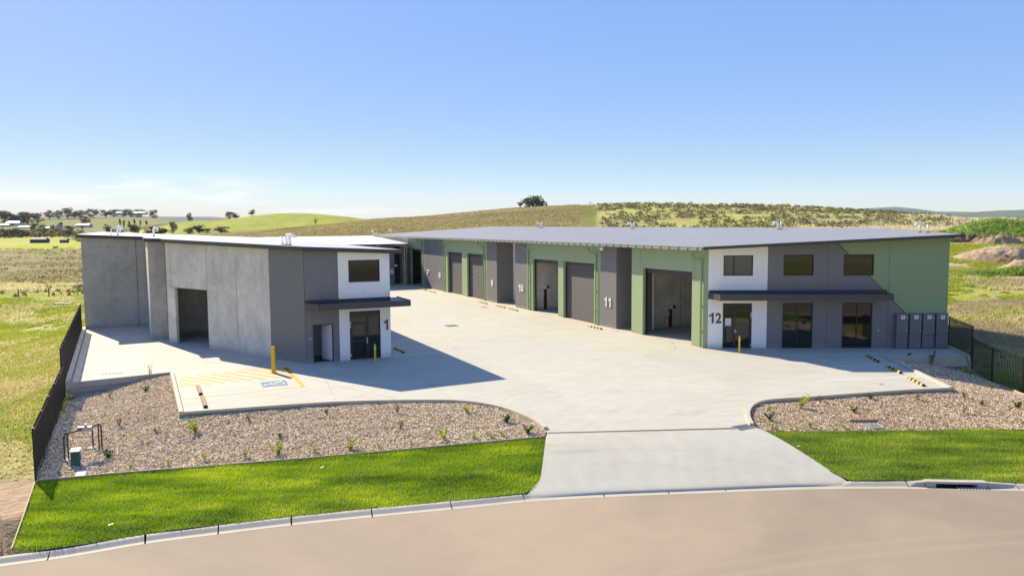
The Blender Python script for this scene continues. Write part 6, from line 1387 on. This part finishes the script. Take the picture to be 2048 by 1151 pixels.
scrub('hill_scrub', 2300, 1200, 1900, 190, 405, 201, .85, SCc, .40)
scrub('hill_scrub', 900, 1195, 1850, 300, 410, 202, 1.1, [(.12, .13, .06), (.19, .18, .08)], .42)
scrub('hill_scrub', 160, 1820, 2080, 180, 240, 205, .6, SCc, .3)
scrub('paddock_scrub', 260, -60, 200, 110, 330, 203, .55, [(.14, .15, .06), (.2, .18, .09)], .50, 30)
scrub('hill_scrub', 1500, 420, 1150, 200, 400, 204, .5, [(.16, .17, .07), (.24, .21, .1)], .45, 30)

# ------------------------------------------------------------------ earth mounds on the right
def mound(px, D, L_, W_, H_, label, cols, seed, cat='earth mound', rot=0.0, rug=.25, kind=None, name='dirt_mound', grassy=False):
    c = at(px, D); N1, N2 = 56, 30; V = []; C = []; ca, sa = math.cos(rot), math.sin(rot)
    for i in range(N1+1):
        for j in range(N2+1):
            u, v = i/N1*2-1, j/N2*2-1; r_ = math.hypot(u, v)
            lx_, ly_ = u*L_/2, v*W_/2; x = c.x+lx_*ca-ly_*sa; y = c.y+lx_*sa+ly_*ca
            f = max(0, 1-r_**1.6); X_, Y_ = np.array(x), np.array(y)
            h = H_*f**.8*(.55+.9*float(fbm(X_, Y_, L_*.28, 3, seed)))+rug*min(1, f*3)*H_*(float(fbm(X_, Y_, .8, 3, seed+4))-.5)
            V.append((x, y, ground_z(x, y)+h-.08)); q_ = float(fbm(X_, Y_, 1.3, 3, seed+8)); c0 = np.array(cols[0])*(1-q_)+np.array(cols[1])*q_; C.append(c0)
    Fc = [(i*(N2+1)+j, (i+1)*(N2+1)+j, (i+1)*(N2+1)+j+1, i*(N2+1)+j+1) for i in range(N1) for j in range(N2)]
    o = link(name, mesh_np(name, V, Fc, M['dirt'], 4, np.array(C), False)); tag(o, label, cat)
    if grassy:
        V = np.array(V); k = RNG.integers(0, len(V), 2600); blades('mound_grass', None, 0, .34, .16, [(.14, .22, .04), (.22, .32, .06), (.32, .42, .09)], None, lean=1.2, seed=seed, nb=3, xyz=(V[k, 0]+RNG.uniform(-.3, .3, 2600), V[k, 1]+RNG.uniform(-.3, .3, 2600), V[k, 2]), m='tuss')
    return o
ET = [(.33, .235, .13), (.42, .32, .19)]; ED = [(.13, .085, .045), (.21, .145, .08)]; EG = [(.16, .24, .04), (.26, .34, .06)]
mound(2003, 112, 12, 8, 1.9, 'largest bare tan earth heap on the building site to the right', ET, 301, rot=.1)
mound(2020, 107, 5, 5, 1.0, 'darker lumpy heap on the right flank of the largest earth heap', ED, 307, rug=.6)
mound(2050, 100, 6, 5, 1.2, 'low red-brown heap with weeds at the right edge', ET, 308, rug=.5)
mound(1928, 139, 8.5, 4, 1.1, 'long dark rubble heap just right of the green wall top', ED, 302, rug=.8)
mound(1970, 136, 4.2, 3.6, 1.15, 'small round dark earth heap between rubble and grassy bank', ED, 303, rug=.6)
mound(2004, 133, 8, 5, 1.5, 'brown clod heap in front of the grassy bank', [(.26, .19, .09), (.36, .25, .15)], 304, rug=.6)
mound(2010, 158, 24, 10, 2.0, 'long grass covered bank behind the earth heaps', EG, 305, grassy=True, rug=.3)
mound(2062, 140, 11, 8, 1.9, 'steep green weed covered heap at the far right', EG, 306, grassy=True, rug=.3)
mound(2030, 96, 9, 3, .5, 'low strip of bright green weeds below the largest earth heap', EG, 309, grassy=True)

# ------------------------------------------------------------------ trees
def tree_meshes(seed, kind):
    rg = np.random.default_rng(seed); S_ = MB(); V = []; Fc = []; C = []
    if kind == 'gum': cols = [(.10, .12, .06), (.15, .16, .08), (.07, .085, .045), (.20, .19, .10)]; trunk_h, cr = .12, 12
    elif kind == 'dense': cols = [(.07, .09, .05), (.11, .13, .065), (.05, .065, .035)]; trunk_h, cr = .05, 12
    elif kind == 'brown': cols = [(.24, .19, .10), (.32, .24, .13), (.16, .15, .07)]; trunk_h, cr = .05, 10
    else: cols = [(.2, .18, .14)]; trunk_h, cr = .35, 0
    S_.tube([(0, 0, -.1), (.01, .0, trunk_h*.5), (rg.normal(0, .02), rg.normal(0, .02), trunk_h)], [.035, .028, .022], 6)
    ctr = []
    nb_ = max(cr, 9)
    for i in range(nb_):
        a = i*2.4+rg.uniform(-.4, .4); h = rg.uniform(trunk_h+.08, .86); r_ = rg.uniform(.08, .34)*(1-.5*abs(h-.5)); p = (math.cos(a)*r_, math.sin(a)*r_, h); ctr.append(p)
        m_ = (p[0]*.5, p[1]*.5, trunk_h+(h-trunk_h)*.4); S_.tube([(0, 0, trunk_h*.9), m_, p], [.018, .011, .004], 4)
        if kind == 'bare':
            for k in range(5): e = rg.normal(0, .12, 3); S_.tube([m_, (p[0]*.8+e[0], p[1]*.8+e[1], h+abs(e[2])*.8)], [.006, .002], 3)
    for p in ctr if kind != 'bare' else []:
        cs_ = rg.uniform(.15, .25); sh = rg.uniform(.75, 1.25)
        for k in range(52):
            d = rg.normal(0, 1, 3); d /= np.linalg.norm(d); q_ = np.array(p)+d*cs_*rg.uniform(.3, 1)**.5*np.array([1.15, 1.15, .72]); e = rg.normal(0, 1, 3); e /= np.linalg.norm(e); s = np.cross(e, d); s /= np.linalg.norm(s)+1e-6; L = rg.uniform(.03, .06)
            j = len(V); V += [q_-e*L, q_+s*L*.8, q_+e*L, q_-s*L*.8]; Fc.append((j, j+1, j+2, j+3)); C += [np.array(cols[rg.integers(len(cols))])*sh]*4
    sm2 = S_.mesh('trunk', M['bark']); fm = mesh_np('crown', np.array(V), Fc, M['leaf'], 4, np.array(C)) if V else None
    return fm, sm2
TM = {k: [tree_meshes(400+i*10+j, k) for j in range(3)] for i, k in enumerate(('gum', 'dense', 'brown', 'bare'))}
tcount = 0
def tree(px, D, ybase_top, width_px, kind, label, name='gum_tree', group=None):
    """height from the survey row of its top; the foot stands on the land"""
    global tcount
    p = at(px, D); zt_ = zat(D, px, ybase_top); h = max(1.0, zt_-p.z); w_ = width_px/FPX*D/.9; fm, sm2 = TM[kind][tcount % 3]; tcount += 1
    t = empty(name, p, label, 'tree', group, random.uniform(0, 6.28)); t.scale = (w_, w_, h)
    for nm, me in (('crown', fm), ('trunk', sm2)):
        if me: o = bpy.data.objects.new(nm, me); COL.objects.link(o); o.parent = t
    return t
tree(1066, 402, 389, 46, 'gum', 'large dark gum tree alone on the crest of the brown hill')
tree(1059, 405, 392, 26, 'dense', 'narrow gum joined to the left side of the large hilltop tree')
tree(1082, 400, 397, 26, 'dense', 'lower gum joined to the right side of the large hilltop tree')
tree(1041, 401, 404, 14, 'dense', 'small gum at the left foot of the large hilltop tree')
tree(1093, 398, 408.5, 7, 'dense', 'tiny bush at the right foot of the large hilltop tree', 'shrub')
tree(505, 985, 417.5, 13, 'gum', 'slim gum with bare trunk on the left shoulder of the bright green hill')
tree(631, 640, 431, 15, 'bare', 'bare leafless tree at the foot of the bright green hill', 'bare_tree')
tree(458, 1080, 422, 14, 'gum', 'left tree of the pair on the skyline left of the green hill'); tree(470, 1080, 423, 16, 'gum', 'right tree of the pair on the skyline left of the green hill')
tree(380, 2000, 423.5, 11, 'gum', 'single small tree on the skyline above the left building')
for k, (px, y, w_) in enumerate(((777, 430.5, 8), (784, 432, 8), (791, 433, 6), (811, 434.5, 6))): tree(px, 1500, y, w_*1.3, 'dense', ('leftmost', 'second', 'third', 'separate last')[k]+' of the tiny dark trees in the saddle between the two hills', group='tiny trees in the saddle')
for px, y, w_, kd, lb, D in ((216, 440, 18, 'dense', 'dark tree behind the paired vent pipes at the left roof end', 700), (268, 447, 24, 'dense', 'rounded dark tree right of the paired vent pipes', 700), (303, 449, 30, 'dense', 'broad dark tree behind the single vent pipe', 640), (322, 450, 28, 'dense', 'low spreading dark tree right of the single vent pipe', 640), (346, 440, 15, 'gum', 'upright loose gum above the stepped part of the left roof', 660),
                          (378, 453, 22, 'dense', 'left tree of the dark clump beyond the left roof', 640), (397, 445.5, 28, 'dense', 'tallest tree of the dark clump beyond the left roof', 650), (415, 456, 18, 'dense', 'low filler tree in the middle of the dark clump', 640), (441, 450.5, 36, 'dense', 'broad right hand tree of the dark clump beyond the left roof', 640), (236, 452, 18, 'dense', 'low dark tree between the left roof end trees', 700)):
    tree(px, D, y, w_, kd, lb)
# skyline trees of the far left hill, counted from the left edge
SKY_ = [(10, 420, 24), (24, 423, 22), (40, 421.5, 26), (55, 422.5, 24), (75, 424, 18), (100, 418, 15), (117, 419, 14), (136, 414, 20), (150, 420, 14), (163, 419, 22), (187, 416.5, 22), (212, 418, 18), (228, 417, 22), (247, 418, 14), (262, 416.5, 24), (280, 417, 20), (308, 418, 14)]
ordw = ['first', 'second', 'third', 'fourth', 'fifth', 'sixth', 'seventh', 'eighth', 'ninth', 'tenth', 'eleventh', 'twelfth', 'thirteenth', 'fourteenth', 'fifteenth', 'sixteenth', 'seventeenth']
for k, (px, y, w_) in enumerate(SKY_): tree(px, 2350 if px > 85 else 2050, y, w_*1.15, 'gum' if k > 3 else 'dense', ordw[k]+' tree from the left along the skyline of the far left hill', group='skyline trees on the far left hill')
for k, (px, y, w_, D) in enumerate(((172, 430, 18, 1900), (164, 441, 9, 1600), (67, 441, 14, 1350), (105, 444.5, 9, 1400), (121, 443, 9, 1400), (138, 447, 18, 1250), (85, 443, 16, 1400))):
    tree(px, D, y, w_, 'gum' if k < 2 else 'dense', ('spreading paddock tree below the far left skyline', 'small paddock tree under the spreading one', 'rounded dark tree beside the far pale sheds', 'small tree in the far township, left of two', 'small tree in the far township, right of two', 'bushy tree right of the far township', 'low tree behind the far township')[k])
for k, px in enumerate((240, 248, 258, 269, 281, 293)): tree(px, 1500, 436.5+.3*k, 4.5, 'dense', ordw[k]+' small round bush in the row across the far left hillside', 'shrub', 'row of bushes on the far hillside')
# belt of river trees beyond the far paddock
k = 0; px = -30.0
while px < 165:
    w_ = random.uniform(9, 16); tree(px, random.uniform(1120, 1240), 455+random.uniform(-3, 4)+(3 if px > 120 else 0), w_*1.25, 'brown' if (px > 60 and k % 3) or k % 4 == 0 else 'dense', 'olive brown tree in the continuous belt beyond the far left paddock', group='belt of trees beyond the far paddock'); px += w_*.62; k += 1
for px, y, w_, D, lb in ((150, 470, 20, 900, 'tallest russet tree left of the concrete building'), (158, 473, 16, 800, 'russet tree touching the top left corner of the concrete building'), (135, 476, 14, 950, 'lowest russet tree, farthest from the concrete building')): tree(px, D, y, w_, 'brown', lb, group='russet trees beside the left building')

# ------------------------------------------------------------------ far sheds and houses
def shed(px, D, wpx, hpx, ybase, label, roof='shedroof', wall='shed', name='shed', rz=0.0, cat='shed'):
    c = at(px, D); c.z = max(c.z, zat(D, px, ybase))-.3; w_ = wpx/FPX*D; h = hpx/FPX*D; t = empty(name, c, label, cat, None, rz); d = w_*.5
    mb = MB(); mb.box(-w_/2, w_/2, -d/2, d/2, -.5, h*.6); mb.build('wall', M[wall], t, local=True)
    mb = MB(); mb.add([(-w_/2-.3, -d/2-.3, h*.6), (w_/2+.3, -d/2-.3, h*.6), (w_/2+.3, d/2+.3, h*.6), (-w_/2-.3, d/2+.3, h*.6), (-w_/2+.1*w_, 0, h), (w_/2-.1*w_, 0, h)], [(0, 1, 5, 4), (2, 3, 4, 5), (1, 2, 5), (3, 0, 4), (3, 2, 1, 0)]); mb.build('roof', M[roof], t, local=True)
    mb = MB(); mb.box(-w_*.12, w_*.12, -d/2-.06, -d/2-.01, 0, h*.4); mb.build('door', M['dark'], t, local=True)
    return t
shed(29, 1500, 24, 8, 451, 'large pale shed in the far township at the left'); shed(8, 1480, 18, 5, 453, 'low pale shed left of the large one in the far township', rz=.2)
shed(52, 1420, 22, 3.5, 455, 'long low cream shed in the middle of the far township'); shed(92, 1300, 14, 4, 458, 'small pale house among trees in the far township', name='house', cat='house'); shed(118, 1300, 9, 7, 457, 'tall narrow white house right of the far township', name='house', cat='house')
shed(168, 1300, 24, 6.5, 454, 'long white roofed shed left of the concrete building'); shed(240, 2300, 12, 5, 428.5, 'left white house among the skyline trees', name='house', cat='house'); shed(282, 2300, 22, 5, 428.5, 'long pale house among the skyline trees', name='house', cat='house')
shed(78, 520, 26, 8, 483, 'dark farm shed alone on the bright green paddock', 'shedd', 'shedd', rz=.1); shed(127, 560, 13, 6, 483, 'small dark shed by the russet trees', 'shedd', 'shedd')
for k, (px, D) in enumerate(((106, 540), (110, 560))):
    c = at(px, D); t = empty('cow', c, ('left', 'right')[k]+' dark cow grazing by the far small shed', 'cow', 'grazing cows', random.uniform(0, 1)); s_ = 1.3
    mb = MB(); mb.tube([(-.8, 0, 1.05), (-.6, 0, 1.1), (0, 0, 1.05), (.6, 0, 1.12), (.85, 0, 1.15), (1.15, 0, .85), (1.4, 0, .45)], [.15, .33, .38, .34, .24, .16, .10], 8); [mb.tube([(x, y_, .95), (x, y_, .5), (x, y_, 0)], [.13, .07, .06], 5) for x in (-.6, .6) for y_ in (-.2, .2)]; mb.build('body', M['cowblack'], t, local=True)

# ------------------------------------------------------------------ paddock fences
def post_line(name, label, spots, h, wires=2, r_=.06, cat='fence'):
    P0 = at(*spots[0]); t = wthing(name, tuple(P0), label, cat); pts = [at(*s_) for s_ in spots]
    for p in pts: MB().tube([p, p+Vector((0, 0, h))], r_, 5).build('post', M['wood_post'], t)
    for k in range(wires):
        z = h*(.9-.35*k); MB().tube([p+Vector((0, 0, z)) for p in pts], .012, 4).build('wire', M['steel'], t)
post_line('wire_fence', 'old post and wire fence crossing the left paddock', [(-32, 131), (28.5, 131), (90, 131), (148.5, 130), (200, 130)], 1.25, r_=.09)
a = at(149, 129.5); b_ = at(165, 129.5); t = wthing('pipe_gateway', tuple(a), 'pale pipe frame standing behind the left paddock fence', 'gateway'); MB().tube([a, a+Vector((0, 0, 2.7)), b_+Vector((0, 0, 2.7))], .05, 6).build('pipe', M['steel'], t)
post_line('wire_fence', 'dark post and wire fence on the rise at the far right', [(1905+k*13.2, 188-k*.6) for k in range(14)], 1.25, 3, .055)
a = at(1930, 186); b_ = at(1943, 186); t = wthing('gate', tuple(a), 'pale braced farm gate in the far right fence line', 'gate')
for z in (.3, 1.15): MB().tube([a+Vector((-1.3, 0, z)), b_+Vector((0, 0, z))], .04, 5).build('rail', M['steel'], t)
MB().tube([a+Vector((-1.3, 0, .3)), b_+Vector((0, 0, 1.15))], .04, 5).build('brace', M['steel'], t)
post_line('wire_fence', 'post and wire fence climbing the hill beside the green strip', [(1232, 200), (1222, 240), (1212, 290), (1203, 340), (1197, 380), (1195, 398)], 1.3, 2, .1)
c = at(1180, 402); t = wthing('corner_post', tuple(c), 'strainer post with brace on the hill crest left of the scrub', 'fence post'); MB().tube([c, c+Vector((0, 0, 2.1))], .14, 6).build('post', M['wood_post'], t); MB().tube([c+Vector((0, 0, 1.3)), c+Vector((3.2, 0, .2))], .08, 5).build('brace', M['wood_post'], t)
c = at(117, 118); mb = MB(); mb.box(c.x-1.1, c.x+1.1, c.y-.5, c.y+.5, c.z-.1, c.z+.35); o = mb.build('trough', M['wallc']); tag(o, 'low concrete trough lying in the left paddock near the wall', 'water trough')

# ------------------------------------------------------------------ air
hb = MB(); hb.box(-14500, 14500, -3000, 14500, -60, 420); hz = NT('thin_haze'); hz.t.nodes.clear()
o_ = hz.t.nodes.new('ShaderNodeOutputMaterial'); pv = hz.t.nodes.new('ShaderNodeVolumePrincipled'); pv.inputs['Color'].default_value = (.72, .84, 1, 1); pv.inputs['Density'].default_value = .000028; pv.inputs['Anisotropy'].default_value = 0
hz.t.links.new(pv.outputs[0], o_.inputs['Volume']); hm = hb.build('haze', hz.m); tag(hm, kind='stuff')
